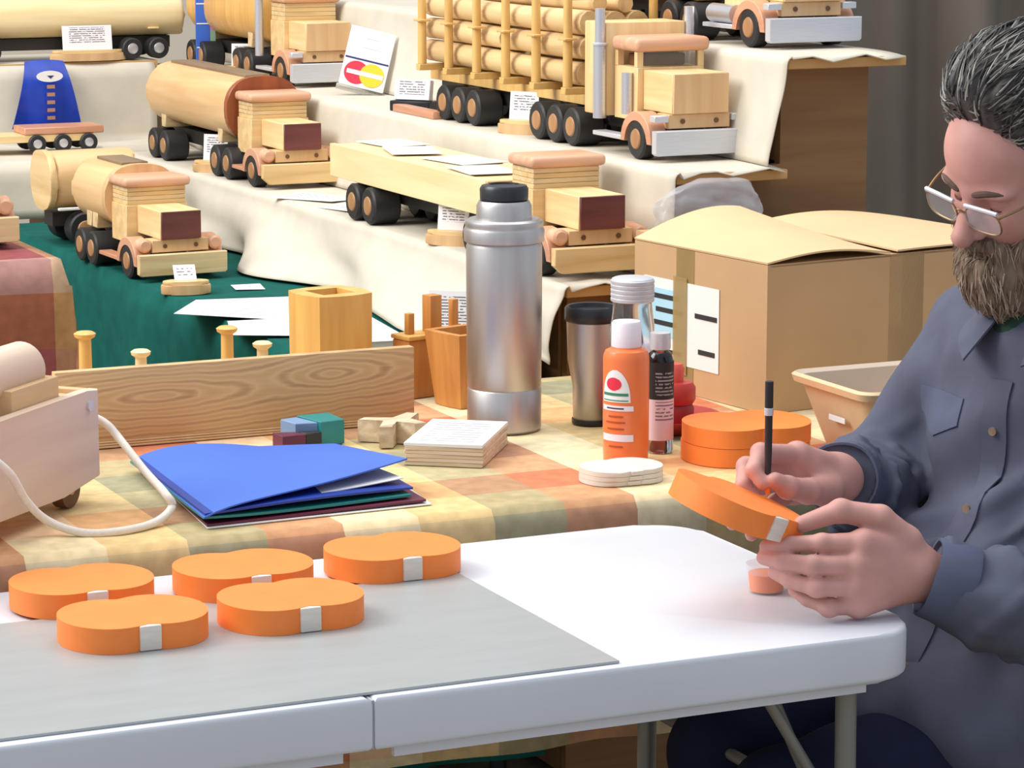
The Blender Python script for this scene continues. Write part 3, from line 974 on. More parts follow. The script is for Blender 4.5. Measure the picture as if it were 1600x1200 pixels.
# ------------------------------------------------------------------ wooden pull toy at the left
pt = thing('pull_toy', 'large pale beech pull toy with wheels at the end of the checked cloth', 'pull toy', (1.128, 3.792, ZK + 0.001), PI / 4)
# local x runs along the toy (front end at x=0), y across (0 = visible side, positive = far side)
side = [(0.0, 0.036), (0.0, 0.156), (-0.03, 0.158), (-0.21, 0.158), (-0.46, 0.158), (-0.46, 0.030), (-0.10, 0.026)]
obj('side_panel', prism([(a, b) for a, b in side], 0.0, 0.016, 'y', 0.002, 1), 'toy', pt)
obj('side_panel', prism([(a, b) for a, b in side], 0.114, 0.130, 'y', 0.002, 1), 'toy', pt)
obj('front_board', box(-0.016, 0.0, 0.0162, 0.1138, 0.036, 0.156, 0.001), 'toy2', pt)
obj('deck', box(-0.455, -0.0165, 0.0162, 0.1138, 0.030, 0.050, 0.001), 'toy2', pt)
obj('cab_block', box(-0.20, -0.075, 0.018, 0.112, 0.0505, 0.185, 0.002), 'toy2', pt)
obj('boiler', cyl((-0.32, 0.065, 0.195), (-0.09, 0.065, 0.195), 0.036, None, 32), 'toy', pt)
obj('axle_pin', cyl((-0.028, -0.004, 0.138), (-0.028, 0.0, 0.138), 0.0075, None, 20), 'chrome', pt)
obj('brace_post', box(-0.035, -0.018, 0.0163, 0.05, 0.0505, 0.15, 0.001), 'toy2', pt)
for x in (-0.05, -0.36):
    for y0, y1 in ((0.018, 0.036), (0.094, 0.112)):
        w = obj('wheel', cyl((x, y0, 0.0262), (x, y1, 0.0262), 0.026, None, 32), 'walnut', pt)
        obj('hub', cyl((x, y0 - 0.002, 0.0262), (x, y0, 0.0262), 0.008, None, 16), 'toy2', w)
cord_pts = spline([(1.094, 3.828, 0.880), (1.122, 3.826, 0.884), (1.146, 3.818, 0.872), (1.161, 3.798, 0.85),(1.171, 3.731, 0.822),(1.173, 3.647, 0.806),(1.178, 3.637, 0.79),(1.148, 3.614, 0.777),(1.095, 3.592, 0.775),(1.047, 3.603, 0.775),(1.008, 3.625, 0.789),(0.975, 3.610, 0.822),(0.945, 3.578, 0.868), (0.912, 3.574, 0.897), (0.904, 3.578, 0.902)], 10)
cd = obj('pull_cord', tube(cord_pts, 0.0056, 10), 'cord', pt)
cd.matrix_parent_inverse = (Matrix.Translation(pt.location) @ Matrix.Rotation(PI / 4, 4, 'Z')).inverted()

#=====PART2=====
# ================================================================== GREEN TABLE AND STEPPED DISPLAY
gt = thing('side_table', 'narrow table hidden under the dark green cloth', 'table', (1.98, 5.70, 0))
obj('tabletop', box(-0.165, 0.165, -1.12, 1.12, 0.738, 0.762, 0.003), 'walnut', gt)
for sx in (1, -1):
    for sy in (1, -1):
        obj('leg', tube([(sx * 0.13, sy * 1.05, 0.738), (sx * 0.13, sy * 1.05, 0.0)], 0.016, 10), 'dark_leg', gt)
gc = tablecloth('green_tablecloth', 1.805, 2.15, 4.57, 6.83, ZG, 0.06, 'green', 0.012, 0.0, ('front', 'left'))
tag(gc, 'dark green felt cloth hanging over the narrow side table', 'tablecloth')

STEPS = [(2.165, 2.385, Z1, 7.0), (2.375, 2.605, Z2, 7.42), (2.595, 2.845, Z3, 7.42)]
ds = thing('display_stand', 'brown stepped wooden display stand with three cloth-covered shelves', 'display stand', (2.5, YEND, 0))
sp = [(2.20, 0.0), (2.80, 0.0), (2.80, Z3 - 0.0225), (2.62, Z3 - 0.0225), (2.62, Z2 - 0.0005), (2.40, Z2 - 0.0225), (2.40, Z1 - 0.0225), (2.20, Z1 - 0.0225)]
sp = [(x - 2.5, z) for x, z in sp]
obj('end_panel', prism(sp, 0.055, 0.075, 'y'), 'panel', ds)
obj('end_panel', prism(sp, 2.42, 2.44, 'y'), 'panel', ds)
for xf, xb, z, y1 in STEPS:
    obj('shelf_board', box(xf + 0.008 - 2.5, xb - 2.5, 0.0, y1 - YEND, z - 0.022, z - 0.004, 0.0015, 1), 'edge', ds)
    obj('riser_board', box(xf + 0.03 - 2.5, xf + 0.04 - 2.5, 0.08, 2.4, 0.02 if z < 1 else z - 0.19, z - 0.0225), 'panel', ds)
obj('back_board', box(0.300, 0.312, 0.08, 2.4, 0.0, Z3 - 0.0225), 'panel', ds)

def step_cloth(xf, xb, y0, y1, zt_, zb, flare, seed, endwave=0.01):
    n = int((y1 - y0) / 0.022)
    g = []
    drop = zt_ - zb
    for i in range(n + 1):
        t = i / n
        y = y0 + (y1 - y0) * t
        row = []
        yy = y - endwave * (0.5 + 0.5 * math.sin(seed * 3)) * (1 - t) ** 60
        nr = 7
        for k in range(nr):
            x = xb + (xf + 0.012 - xb) * k / (nr - 1)
            sag = -0.006 * (1 - t) ** 80 * (1 + math.sin(x * 55 + seed))
            row.append((x, yy + endwave * 0.6 * math.sin(x * 40 + seed) * (1 - t) ** 60, zt_ + 0.0006 + sag))
        for k in range(1, 5):
            a = k / 4 * PI / 2
            row.append((xf + 0.012 - 0.014 * math.sin(a), yy, zt_ + 0.0006 - 0.014 * (1 - math.cos(a))))
        nd = 16
        for k in range(1, nd + 1):
            q = k / nd
            fold = 0.75 * math.sin(y * 6.1 + seed + 1.2 * math.sin(y * 2.3) + 2.6 * q) + 0.3 * math.sin(y * 13.7 + seed * 2 + 2.2 * q) + 0.25 * mnoise.noise((y * 4, q * 2.5, seed))
            x = xf - 0.002 - flare * q ** 1.5 * (0.55 + 0.45 * fold) - 0.012 * q * (1 + fold)
            row.append((x, yy + 0.01 * q * math.sin(y * 9), zt_ - 0.0134 - (drop - 0.0134) * q))
        g.append(row)
    return obj('cream_cloth', sheet(g, 0.0022), 'canvas', None, True, 2.0)

labs = ['cream canvas cloth over the lowest display step above the green table',
        'cream canvas cloth over the middle display step carrying the log truck',
        'cream canvas cloth over the top display step']
for (xf, xb, z, y1), lab, zb, fl, sd in zip(STEPS, labs, (ZG + 0.006, Z1 + 0.004, Z2 + 0.004), (0.105, 0.018, 0.018), (1.0, 2.6, 4.4)):
    c = step_cloth(xf, xb - 0.014, YEND - 0.006, y1, z, zb, fl, sd)
    tag(c, lab, 'cloth', 'cream display cloths')

# shelf along the back, facing the tables
bd = thing('back_stand', 'low stepped stand along the back under cream cloth and toy tanker', 'display stand', (1.6, 7.3, 0))
obj('lower_shelf', box(-0.9, 0.535, -0.44, -0.02, Z1 - 0.022, Z1 - 0.004), 'edge', bd)
obj('upper_shelf', box(-0.9, 0.745, -0.02, 0.38, 1.098, 1.116), 'edge', bd)
for x in (-0.88, -0.1, 0.5):
    obj('support', box(x, x + 0.02, -0.40, 0.36, 0.0, Z1 - 0.0225), 'panel', bd)
    obj('upper_support', box(x, x + 0.02, 0.0, 0.36, Z1 - 0.022, 1.0975), 'panel', bd)
def back_cloth():
    g = []
    n = 80
    for i in range(n + 1):
        x = 0.72 + (2.335 - 0.72) * i / n
        row = []
        for k in range(5):
            row.append((x, 7.66 - (7.66 - 7.285) * k / 4, 1.1166))
        for k in range(1, 11):
            q = k / 10
            w = 0.010 * math.sin(x * 15 + 2 * math.sin(x * 5)) + 0.008 * mnoise.noise((x * 5, q * 3, 2))
            lower = Z1 + 0.0012
            row.append((x, 7.262 + w * q - 0.006 * q, 1.115 - (1.115 - lower - 0.004) * q))
        if x < 2.14:
            end = 6.855
        else:
            end = 7.18
        for k in range(1, 9):
            q = k / 8
            row.append((x, 7.250 - (7.250 - end) * q, Z1 + 0.0012 + 0.004 * (1 - q) * (1 + math.sin(x * 11 + q * 4))))
        for k in range(1, 7):
            q = k / 6
            row.append((x, end - 0.010 - 0.008 * q * (1 + math.sin(x * 13)), Z1 - 0.002 - (0.13 if x < 2.14 else 0.16) * q))
        g.append(row)
    return sheet(g, 0.002)
o = obj('back_cloth', back_cloth(), 'canvas', None, True, 2.0)
tag(o, 'cream cloth over the back stand behind the blue ribbon', 'cloth', 'cream display cloths')

# ------------------------------------------------------------------ toy truck parts
WH = {}
def wheel(root, x0, x1, y, r, hubmat, rim=True):
    s = 1 if x0 + x1 > 0 else -1
    key = ('w', round(x1 - x0, 4), r)
    if key not in WH:
        w2 = (x1 - x0) / 2
        b = r * 0.10
        WH[key] = finish(lathe([(0, -w2), (r - b, -w2), (r, -w2 + b), (r, w2 - b), (r - b, w2), (0, w2)], 28, Matrix.Rotation(PI / 2, 4, 'Y')))
        WH[key].materials.append(M['black'])
        hk = lathe([(r * 0.50, -0.0015), (r * 0.52, 0.0), (r * 0.47, 0.0022), (r * 0.28, 0.003), (0, 0.003)], 20, Matrix.Rotation(PI / 2, 4, 'Y'))
        WH[key + ('h',)] = finish(hk)
    o = obj('wheel', WH[key], None, root)
    o.location = ((x0 + x1) / 2, y, r + 0.0006)
    hm = WH[key + ('h',)]
    k2 = key + (hubmat,)
    if k2 not in WH:
        WH[k2] = hm.copy()
        WH[k2].materials.append(M[hubmat])
    h = obj('hub', WH[k2], None, o)
    h.location = (s * (x1 - x0) / 2, 0, 0)
    if s < 0:
        h.rotation_euler = (0, 0, PI)
    return o

def cab_front(t, bumper='tan', grille='maroon', hw=0.044, htop=0.143, rtop=0.200, open_cab=False, hubs='hub', hood_l=0.15, front='tan'):
    """bonnet, cab, bumper and front axle; front of the bumper at y=0, y grows to the rear"""
    ch = 0.007 if bumper == 'tan' else 0.002
    bp = [(-0.096, 0.056), (-0.096, 0.012 + ch * 2), (-0.096 + ch * 2.2, 0.012), (0.096 - ch * 2.2, 0.012), (0.096, 0.012 + ch * 2), (0.096, 0.056)]
    obj('bumper', prism(bp[::-1], -0.004, 0.014, 'y', 0.0012, 1), 'pale_x' if bumper == 'pale' else ('alu' if bumper == 'alu' else 'pine_x'), t)
    hb = 0.084
    obj('nose_block', box(-0.062, 0.062, 0.0145, 0.06, 0.058, hb - 0.0003, 0.001, 1), 'tan', t)
    for s in (-1, 1):
        obj('peg_plug', cyl((s * 0.034, 0.0125, 0.071), (s * 0.034, 0.0145, 0.071), 0.0045, None, 14), 'walnut', t)
        if bumper == 'alu':
            obj('headlamp', box(min(s * 0.064, s * 0.092), max(s * 0.064, s * 0.092), 0.010, 0.03, 0.070, 0.082, 0.001, 1), 'alu', t)
        else:
            obj('headlamp', lathe([(0, 0), (0.010, 0), (0.0145, 0.004), (0.0145, 0.03), (0, 0.03)], 22, Matrix.Translation((s * 0.077, 0.012, 0.073)) @ Matrix.Rotation(-PI / 2, 4, 'X')), 'cedar', t)
        a = [(0.078 + 0.060 * math.cos(q), 0.030 + 0.056 * math.sin(q)) for q in [PI * i / 14 for i in range(15)]]
        b = [(0.078 + 0.044 * math.cos(q), 0.030 + 0.041 * math.sin(q)) for q in [PI * i / 14 for i in range(15)]]
        obj('fender', prism(a + b[::-1], min(s * 0.062, s * 0.096), max(s * 0.062, s * 0.096), 'x', 0.001, 1), 'cedar_y', t)
        obj('running_board', box(min(s * 0.066, s * 0.094), max(s * 0.066, s * 0.094), 0.140, 0.255, 0.030, 0.038, 0.001, 1), 'alu' if bumper == 'alu' else 'cedar_y', t)
        x0, x1 = sorted((s * 0.063, s * 0.095))
        wheel(t, x0, x1, 0.078, 0.036, hubs)
    obj('bonnet', box(-hw, hw, 0.0125, hood_l, hb, htop, 0.0015, 1), 'pine', t)
    if grille:
        obj('grille', box(-hw + 0.001, hw - 0.001, 0.006, 0.0122, hb + 0.001, htop - 0.001, 0.0008, 1), grille, t)
    else:
        obj('grille', box(-hw + 0.0005, hw - 0.0005, 0.007, 0.0122, hb + 0.0005, htop - 0.0005, 0.001, 1), front, t)
    cw = 0.068
    c0, c1 = hood_l + 0.0004, hood_l + 0.092
    if open_cab:
        obj('cab_lower', box(-cw, cw, c0, c1, 0.064, htop + 0.004, 0.001, 1), 'pine_z', t)
        wt_ = rtop - 0.026
        for sx in (-1, 1):
            for yy in (c0 + 0.001, c1 - 0.013):
                obj('pillar', box(sx * (cw - 0.006) - 0.006, sx * (cw - 0.006) + 0.006, yy, yy + 0.012, htop + 0.0042, wt_), 'pine_z', t)
        obj('seat', box(-cw + 0.02, cw - 0.02, c0 + 0.035, c1 - 0.014, htop + 0.0045, htop + 0.026, 0.003, 2), 'walnut', t)
        obj('windscreen', box(-cw + 0.013, cw - 0.013, c0 + 0.005, c0 + 0.0065, htop + 0.0045, wt_ - 0.0003), 'glass', t)
        obj('roof', box(-cw - 0.008, cw + 0.008, c0 - 0.012, c1 + 0.002, wt_ + 0.0003, rtop, 0.010, 3), 'cedar', t)
    else:
        obj('cab_lower', box(-cw, cw, c0, c1, 0.064, htop - 0.001, 0.001, 1), 'pine_x', t)
        n = 4
        zz = rtop - 0.020 - htop
        for k in range(n):
            obj('laminated_strip', box(-cw + 0.003, cw - 0.003, c0 + 0.002, c1, htop - 0.0008 + zz * k / n, htop - 0.0013 + zz * (k + 1) / n, 0.0008, 1), 'pale_x' if k % 2 else 'pine_x', t)
        obj('roof', box(-cw - 0.006, cw + 0.006, c0 - 0.010, c1 + 0.004, rtop - 0.0205, rtop, 0.008, 3), 'cedar', t)

def superell(hw, hh, cz, n=40, e=0.8):
    return [(hw * math.copysign(abs(math.cos(a)) ** e, math.cos(a)), cz + hh * math.copysign(abs(math.sin(a)) ** e, math.sin(a))) for a in [2 * PI * i / n for i in range(n)]]

def tank(t, y0, y1, hw=0.078, hh=0.066, cz=0.152, front_ring='redwood', walk=True, material='pine'):
    obj('tank', prism(superell(hw, hh, cz), y0, y1, 'y', 0.012, 3), material, t)
    if front_ring:
        obj('tank_ring', prism(superell(hw + 0.003, hh + 0.003, cz), y0 - 0.020, y0 - 0.0005, 'y', 0.002, 1), front_ring, t)
    if walk:
        obj('walkway', box(-0.030, 0.030, y0 + 0.02, y1 - 0.03, cz + hh - 0.003, cz + hh + 0.004, 0.001, 1), 'walkway', t)
    for y in (y0 + 0.07, y1 - 0.10):
        obj('saddle', box(-0.070, 0.070, y, y + 0.03, 0.074, cz - hh * 0.55, 0.002, 1), 'pale_x', t)

def axle_set(t, ys, r=0.036, hub='hub', w=0.055, out=0.096):
    for y in ys:
        for s in (-1, 1):
            x0, x1 = sorted((s * (out - w), s * out))
            wheel(t, x0, x1, y, r, hub)

# tanker on the lowest step
t = thing('toy_tanker', 'wooden toy tanker truck with brown tank ring on the lowest cream step', 'toy truck', (2.280, 6.050, Z1 + 0.003), 0, 'wooden toy trucks')
cab_front(t)
obj('chassis', box(-0.030, 0.030, 0.06, 0.88, 0.042, 0.0735), 'chassis', t)
tank(t, 0.275, 0.86, 0.086, 0.072, 0.155, 'redwood', True, 'tank')
axle_set(t, (0.245, 0.325))
axle_set(t, (0.70, 0.785))

# flat trailer truck on the lowest step
t = thing('toy_lorry', 'wooden toy lorry pulling a long pale trailer under white papers', 'toy truck', (2.262, 4.535, Z1 + 0.003), 0, 'wooden toy trucks')
cab_front(t)
obj('chassis', box(-0.030, 0.030, 0.06, 1.06, 0.040, 0.0755), 'chassis', t)
obj('trailer_side', box(-0.086, -0.074, 0.315, 1.09, 0.076, 0.142, 0.001, 1), 'pale', t)
obj('trailer_side', box(0.074, 0.086, 0.315, 1.09, 0.076, 0.142, 0.001, 1), 'pale', t)
obj('trailer_deck', box(-0.0738, 0.0738, 0.315, 1.09, 0.076, 0.140, 0.001, 1), 'pale', t)
obj('trailer_head', box(-0.086, 0.086, 0.304, 0.3145, 0.076, 0.142, 0.001, 1), 'tan', t)
axle_set(t, (0.265, 0.36))
axle_set(t, (0.86, 0.945), 0.037, 'hub', 0.058)
lorry_x, lorry_y = 2.262, 4.535
for i, (dx, dy, rz, w, h) in enumerate(((0.03, 1.03, 0.1, 0.05, 0.07), (0.0, 0.86, -0.25, 0.05, 0.075), (0.025, 0.66, 0.15, 0.052, 0.08), (-0.02, 0.47, -0.1, 0.05, 0.075))):
    p = obj('paper_slip', box(-w, w, -h, h, 0, 0.0012), 'leaflet')
    p.location = (lorry_x + dx, lorry_y + dy, Z1 + 0.003 + 0.1425 + 0.0014 * (i % 2))
    p.rotation_euler = (0, 0, rz)
    tag(p, 'white printed slip on the pale toy trailer, %s' % ('at its tail end', 'second from its tail', 'second from its cab', 'nearest its cab')[i], 'paper', 'slips on the toy trailer')

# log truck on the middle step
t = thing('toy_log_truck', 'wooden toy log truck with chrome stacks and wide silver bumper', 'toy truck', (2.502, 4.625, Z2 + 0.003), 0, 'wooden toy trucks')
LTX, LTY = 2.502, 4.625
cab_front(t, 'alu', None, 0.056, 0.156, 0.214, True, 'hub', 0.125)
obj('sleeper', box(-0.082, 0.082, 0.226, 0.315, 0.066, 0.236, 0.003, 2), 'pine_z', t)
obj('air_cleaner', cyl((-0.076, 0.150, 0.075), (-0.076, 0.150, 0.150), 0.0105, None, 22), 'chrome', t)
obj('air_cleaner', cyl((0.076, 0.150, 0.075), (0.076, 0.150, 0.150), 0.0105, None, 22), 'chrome', t)
for s in (-1, 1):
    st = obj('exhaust_stack', cyl((s * 0.092, 0.230, 0.062), (s * 0.092, 0.230, 0.195), 0.0125, None, 24), 'chrome', t)
    obj('stack_pipe', cyl((s * 0.092, 0.230, 0.1952), (s * 0.092, 0.230, 0.262), 0.0095, None, 22), 'chrome', st)
    obj('stack_collar', lathe([(0.0095, 0.195), (0.0145, 0.1955), (0.0145, 0.199), (0.0095, 0.2)], 22, Matrix.Translation((s * 0.092, 0.230, 0))), 'alu', st)
obj('chassis', box(-0.032, 0.032, 0.06, 1.10, 0.040, 0.072), 'chassis', t)
obj('trailer_bed', box(-0.050, 0.050, 0.335, 1.12, 0.0725, 0.094, 0.001, 1), 'stake', t)
axle_set(t, (0.345, 0.420, 0.495), 0.036, 'hub')
axle_set(t, (0.80, 0.875, 0.95), 0.036, 'hub')
for k in range(6):
    y = 0.37 + k * 0.140
    obj('bunk', box(-0.100, 0.100, y - 0.010, y + 0.010, 0.0945, 0.108, 0.001, 1), 'stake', t)
    for s in (-1, 1):
        p = obj('stake', cyl((s * 0.090, y, 0.1085), (s * 0.090, y, 0.284), 0.0095, 0.0085, 14), 'stake', t)
        obj('stake_collar', box(s * 0.090 - 0.013, s * 0.090 + 0.013, y - 0.016, y + 0.016, 0.196, 0.2005, 0.001, 1), 'stake', p)
    obj('tie_bar', cyl((-0.098, y, 0.2815), (0.098, y, 0.2815), 0.0030, None, 10), 'stake', t)
obj('headboard_bar', box(-0.10, 0.10, 0.335, 0.347, 0.272, 0.284, 0.001, 1), 'stake', t)
random.seed(11)
rows = [(0.1325, (-0.052, 0.0, 0.052)), (0.1800, (-0.052, 0.0, 0.052)), (0.2275, (-0.052, 0.0, 0.052)), (0.262, (-0.028, 0.028))]
for (zc, xs), lay in zip(rows, ('bottom layer', 'middle layer', 'upper layer', 'top of the load')):
    for x in xs:
        half = random.random() < 0.35
        spans = ((0.350, 0.70), (0.715, 1.115)) if half else ((0.350 + random.random() * 0.02, 1.10 + random.random() * 0.02),)
        for a, b in spans:
            r = 0.0232 if zc < 0.25 else 0.0160
            pts, rad = [], []
            m_ = 10
            ph = random.random() * 6
            for k in range(m_ + 1):
                q = k / m_
                pts.append((x + 0.0012 * math.sin(q * 5 + ph), a + (b - a) * q, zc + 0.0010 * math.cos(q * 4 + ph)))
                rad.append(r * (0.97 + 0.05 * math.sin(q * 7 + ph)))
            lg = obj('toy_log', tube(pts, rad, 12), 'log', None, True, 1.0)
            lg.location = (LTX, LTY, Z2 + 0.003)
            side_ = 'aisle side' if x < -0.01 else ('inner side' if x > 0.01 else 'centre')
            end_ = '' if len(spans) == 1 else (' behind the cab' if a < 0.5 else ' at the tail')
            tag(lg, 'peeled %slog on the toy truck, %s %s%s' % ('' if len(spans) == 1 else 'short ', lay, side_, end_), 'log', 'logs on the toy truck')

# far tanker on the middle step
t = thing('toy_tanker', 'wooden toy tanker with silver bumper behind the card payment sign', 'toy truck', (2.508, 6.475, Z2 + 0.003), 0, 'wooden toy trucks')
cab_front(t, 'alu', None, 0.056, 0.150, 0.212, False, 'hub', 0.125)
obj('chassis', box(-0.030, 0.030, 0.06, 0.80, 0.042, 0.0735), 'chassis', t)
tank(t, 0.275, 0.80, 0.084, 0.074, 0.160, None, False, 'honey')
for s in (-1, 1):
    obj('exhaust_stack', cyl((s * 0.090, 0.236, 0.062), (s * 0.090, 0.236, 0.24), 0.0105, None, 22), 'chrome', t)
axle_set(t, (0.31, 0.39), 0.036, 'hub')
axle_set(t, (0.66, 0.74), 0.036, 'hub')

# truck on the top step
t = thing('toy_truck', 'wooden toy truck with broad silver bumper on the top cream step', 'toy truck', (2.735, 4.635, Z3 + 0.003), 0, 'wooden toy trucks')
cab_front(t, 'alu', None, 0.060, 0.156, 0.214, True, 'hub', 0.125)
obj('chassis', box(-0.030, 0.030, 0.06, 0.90, 0.042, 0.0735), 'chassis', t)
obj('cargo_box', box(-0.080, 0.080, 0.30, 0.88, 0.0745, 0.22, 0.002, 1), 'honey', t)
for s in (-1, 1):
    obj('fuel_tank', cyl((s * 0.078, 0.15, 0.056), (s * 0.078, 0.24, 0.056), 0.0175, None, 26), 'chrome', t)
axle_set(t, (0.31, 0.39), 0.036, 'hub')
axle_set(t, (0.72, 0.80), 0.036, 'hub')

# tank truck on the green table
t = thing('toy_tank_truck', 'wooden toy tank truck with arched tank end on the green cloth', 'toy truck', (1.900, 5.755, ZG + 0.0015), 0.04, 'wooden toy trucks')
cab_front(t, 'pale')
obj('chassis', box(-0.030, 0.030, 0.06, 0.47, 0.042, 0.0735), 'chassis', t)
tank(t, 0.262, 0.47, 0.080, 0.067, 0.148, 'tan', True, 'tank')
axle_set(t, (0.30, 0.375))

t = thing('tank_trailer', 'wooden toy tank trailer standing crosswise behind the green cloth truck', 'toy trailer', (1.998, 6.44, ZG + 0.0015), PI / 2 + 0.03)
obj('chassis', box(-0.030, 0.030, 0.02, 0.19, 0.042, 0.0735), 'chassis', t)
tank(t, 0.0, 0.19, 0.074, 0.064, 0.145, None, False, 'tank')
obj('tank_ring', prism(superell(0.077, 0.067, 0.145), 0.1905, 0.206, 'y', 0.002, 1), 'pine_x', t)
obj('side_rail', box(-0.080, -0.070, 0.0, 0.19, 0.082, 0.088, 0.001, 1), 'white', t)
axle_set(t, (0.05, 0.13), 0.038, 'hub', 0.045, 0.085)

# tanker on the back stand
t = thing('toy_tanker', 'long pale wooden toy tanker on the back stand above blue ribbon', 'toy truck', (1.53, 7.375, 1.1192), -PI / 2, 'wooden toy trucks')
cab_front(t)
obj('chassis', box(-0.030, 0.030, 0.06, 0.87, 0.026, 0.0555), 'chassis', t)
tank(t, 0.275, 0.90, 0.072, 0.054, 0.110, None, True, 'pale')
axle_set(t, (0.30, 0.38), 0.027, 'chrome', 0.045)
axle_set(t, (0.75, 0.82), 0.027, 'chrome', 0.045)

# low wheeled chassis toy
t = thing('toy_flatbed', 'low wooden toy flatbed with black wheels in front of blue ribbon', 'toy truck', (1.62, 7.075, Z1 + 0.0062), -PI / 2, 'wooden toy trucks')
obj('deck', box(-0.050, 0.050, 0.0, 0.475, 0.026, 0.044, 0.001, 1), 'pine', t)
obj('deck_block', box(-0.052, 0.052, 0.30, 0.50, 0.0443, 0.062, 0.002, 1), 'cedar_y', t)
axle_set(t, (0.33, 0.395, 0.46), 0.022, 'chrome', 0.02, 0.060)

# truck on the burgundy checked stand
pst = thing('draped_stand', 'small stand hidden under the burgundy checked cloth', 'stand', (1.17, 5.15, 0))
obj('stand_top', box(-0.24, 0.222, -0.23, 0.23, 0.915, 0.940), 'walnut', pst)
for sx in (1, -1):
    for sy in (1, -1):
        obj('leg', box(sx * 0.2 - 0.015, sx * 0.2 + 0.015, sy * 0.19 - 0.015, sy * 0.19 + 0.015, 0.0, 0.9147), 'walnut', pst)
o = tablecloth('checked_stand_cloth', 0.915, 1.398, 4.905, 5.395, 0.950, 0.20, 'plaid2', 0.010)
tag(o, 'burgundy and green checked cloth draped over the small stand', 'tablecloth')
t = thing('toy_truck', 'wooden toy truck with pink roof on the burgundy checked stand', 'toy truck', (1.272, 5.06, 0.9515), 0, 'wooden toy trucks')
cab_front(t, 'pale')
obj('chassis', box(-0.030, 0.030, 0.06, 0.40, 0.042, 0.0735), 'chassis', t)
obj('cargo_box', box(-0.08, 0.08, 0.262, 0.40, 0.0745, 0.17, 0.002, 1), 'pine', t)
axle_set(t, (0.30, 0.375))

# ------------------------------------------------------------------ price cards on oval wooden bases
def price_card(label, loc, rz, w=0.028, h=0.055, base=0.052, tilt=-0.12):
    t = thing('price_card', label, 'price card', loc, rz, 'price cards on wooden bases')
    pts = [(base * math.cos(a), 0.027 * math.sin(a)) for a in [2 * PI * i / 28 for i in range(28)]]
    obj('wooden_base', prism(pts, 0, 0.019, 'z', 0.002, 2), 'tan', t)
    pts = [(base * 0.93 * math.cos(a), 0.024 * math.sin(a)) for a in [2 * PI * i / 28 for i in range(28)]]
    obj('base_lip', prism(pts, 0.0192, 0.0265, 'z', 0.002, 2), 'pine_x', t)
    bm = box(-w, w, -0.0006, 0.0006, 0.0, h)
    bmesh.ops.rotate(bm, verts=bm.verts, cent=(0, 0, 0), matrix=Matrix.Rotation(tilt, 3, 'X'))
    c = obj('card', bm, 'label', t)
    c.location = (0, 0, 0.0268)
    return t
FC = -0.45
price_card('white price card on oval base beside the log truck wheels', (2.432, 5.235, Z2 + 0.003), -0.95, 0.032, 0.055, 0.056)
price_card('white price card on oval base under the long pale trailer', (2.202, 5.055, Z1 + 0.003), -0.85, 0.032, 0.052, 0.056)
price_card('white price card on oval base under the brown ringed tanker', (2.215, 6.46, Z1 + 0.003), -0.75, 0.030, 0.060, 0.056)
price_card('white price card on oval base in front of the back stand tanker', (2.165, 7.295, 1.1192), 0.0, 0.065, 0.062, 0.10)
price_card('white price card on oval base in front of the far tanker wheels', (2.435, 6.875, Z2 + 0.003), -0.5, 0.030, 0.054, 0.056)
price_card('small white card lying back on an oval base on green cloth', (1.845, 5.575, ZG + 0.0015), -0.2, 0.022, 0.042, 0.050, -0.9)

# ------------------------------------------------------------------ signs, ribbon, papers
sg = thing('payment_sign', 'white card payment sign with red and yellow discs on middle step', 'sign', (2.480, 6.225, Z2 + 0.003), -0.40)
sg.rotation_euler = (-0.30, 0.24, -0.40)
obj('panel', box(-0.052, 0.052, -0.002, 0.002, 0.016, 0.156, 0.001, 1), 'white', sg)
obj('foot', box(-0.056, 0.056, -0.010, 0.030, 0.010, 0.0158, 0.001, 1), 'glass', sg)
obj('blue_line', box(-0.050, 0.050, -0.0028, -0.0021, 0.080, 0.084), 'navyprint', sg)
def disc2(cx, cz, rx, rz_, y0, y1, clip=None):
    pts = [(cx + rx * math.cos(a), cz + rz_ * math.sin(a)) for a in [2 * PI * i / 32 for i in range(32)]]
    return prism(pts, y0, y1, 'y')
obj('red_disc', disc2(-0.018, 0.050, 0.028, 0.027, -0.0028, -0.0021), 'redprint', sg)
obj('yellow_disc', disc2(0.018, 0.050, 0.028, 0.027, -0.0034, -0.0029), 'yellow', sg)
obj('white_lettering_bar', box(-0.040, 0.044, -0.0040, -0.0035, 0.045, 0.055), 'white', sg)
for k, (z, w) in enumerate(((0.132, 0.020), (0.110, 0.026))):
    obj('text_line', box(-w * 0.6, w, -0.0028, -0.0021, z, z + 0.003), mat('faint_grey_print', (214, 214, 220), 0.6), sg)

rb_g = []
for i in range(25):
    u = i / 24
    row = []
    for k in range(15):
        q = k / 14
        hw_ = 0.050 + 0.040 * q
        x = 2.034 + (2 * u - 1) * hw_ - 0.004 * q
        y = 7.222 - 0.010 * math.sin(q * PI) - 0.012 * q + 0.006 * math.sin(u * 9) * q + 0.020 * (1 - q) ** 6
        row.append((x, y, 1.128 - 0.165 * q - 0.004 * (2 * u - 1) ** 2))
    rb_g.append(row)
rb = thing('award_ribbon', 'blue satin award ribbon with gold letters hanging from back stand', 'ribbon', (2.034, 7.20, 0.96))
o = obj('satin', sheet(rb_g, 0.0018), 'satin', rb)
o.location = (-2.034, -7.20, -0.96)
em = obj('white_emblem', disc2(-0.001, 0.130, 0.034, 0.014, -0.013, -0.012), 'white', rb)
obj('emblem_mark', prism([(-0.008, 0.132), (0.010, 0.132), (0.001, 0.124)], -0.0136, -0.0131, 'y'), 'navyprint', em)
for k in range(5):
    z = 0.100 - k * 0.0195
    obj('gold_letter', box(-0.010, 0.010, -0.0185 + 0.001 * k, -0.0175 + 0.001 * k, z, z + 0.009), 'gold', rb)

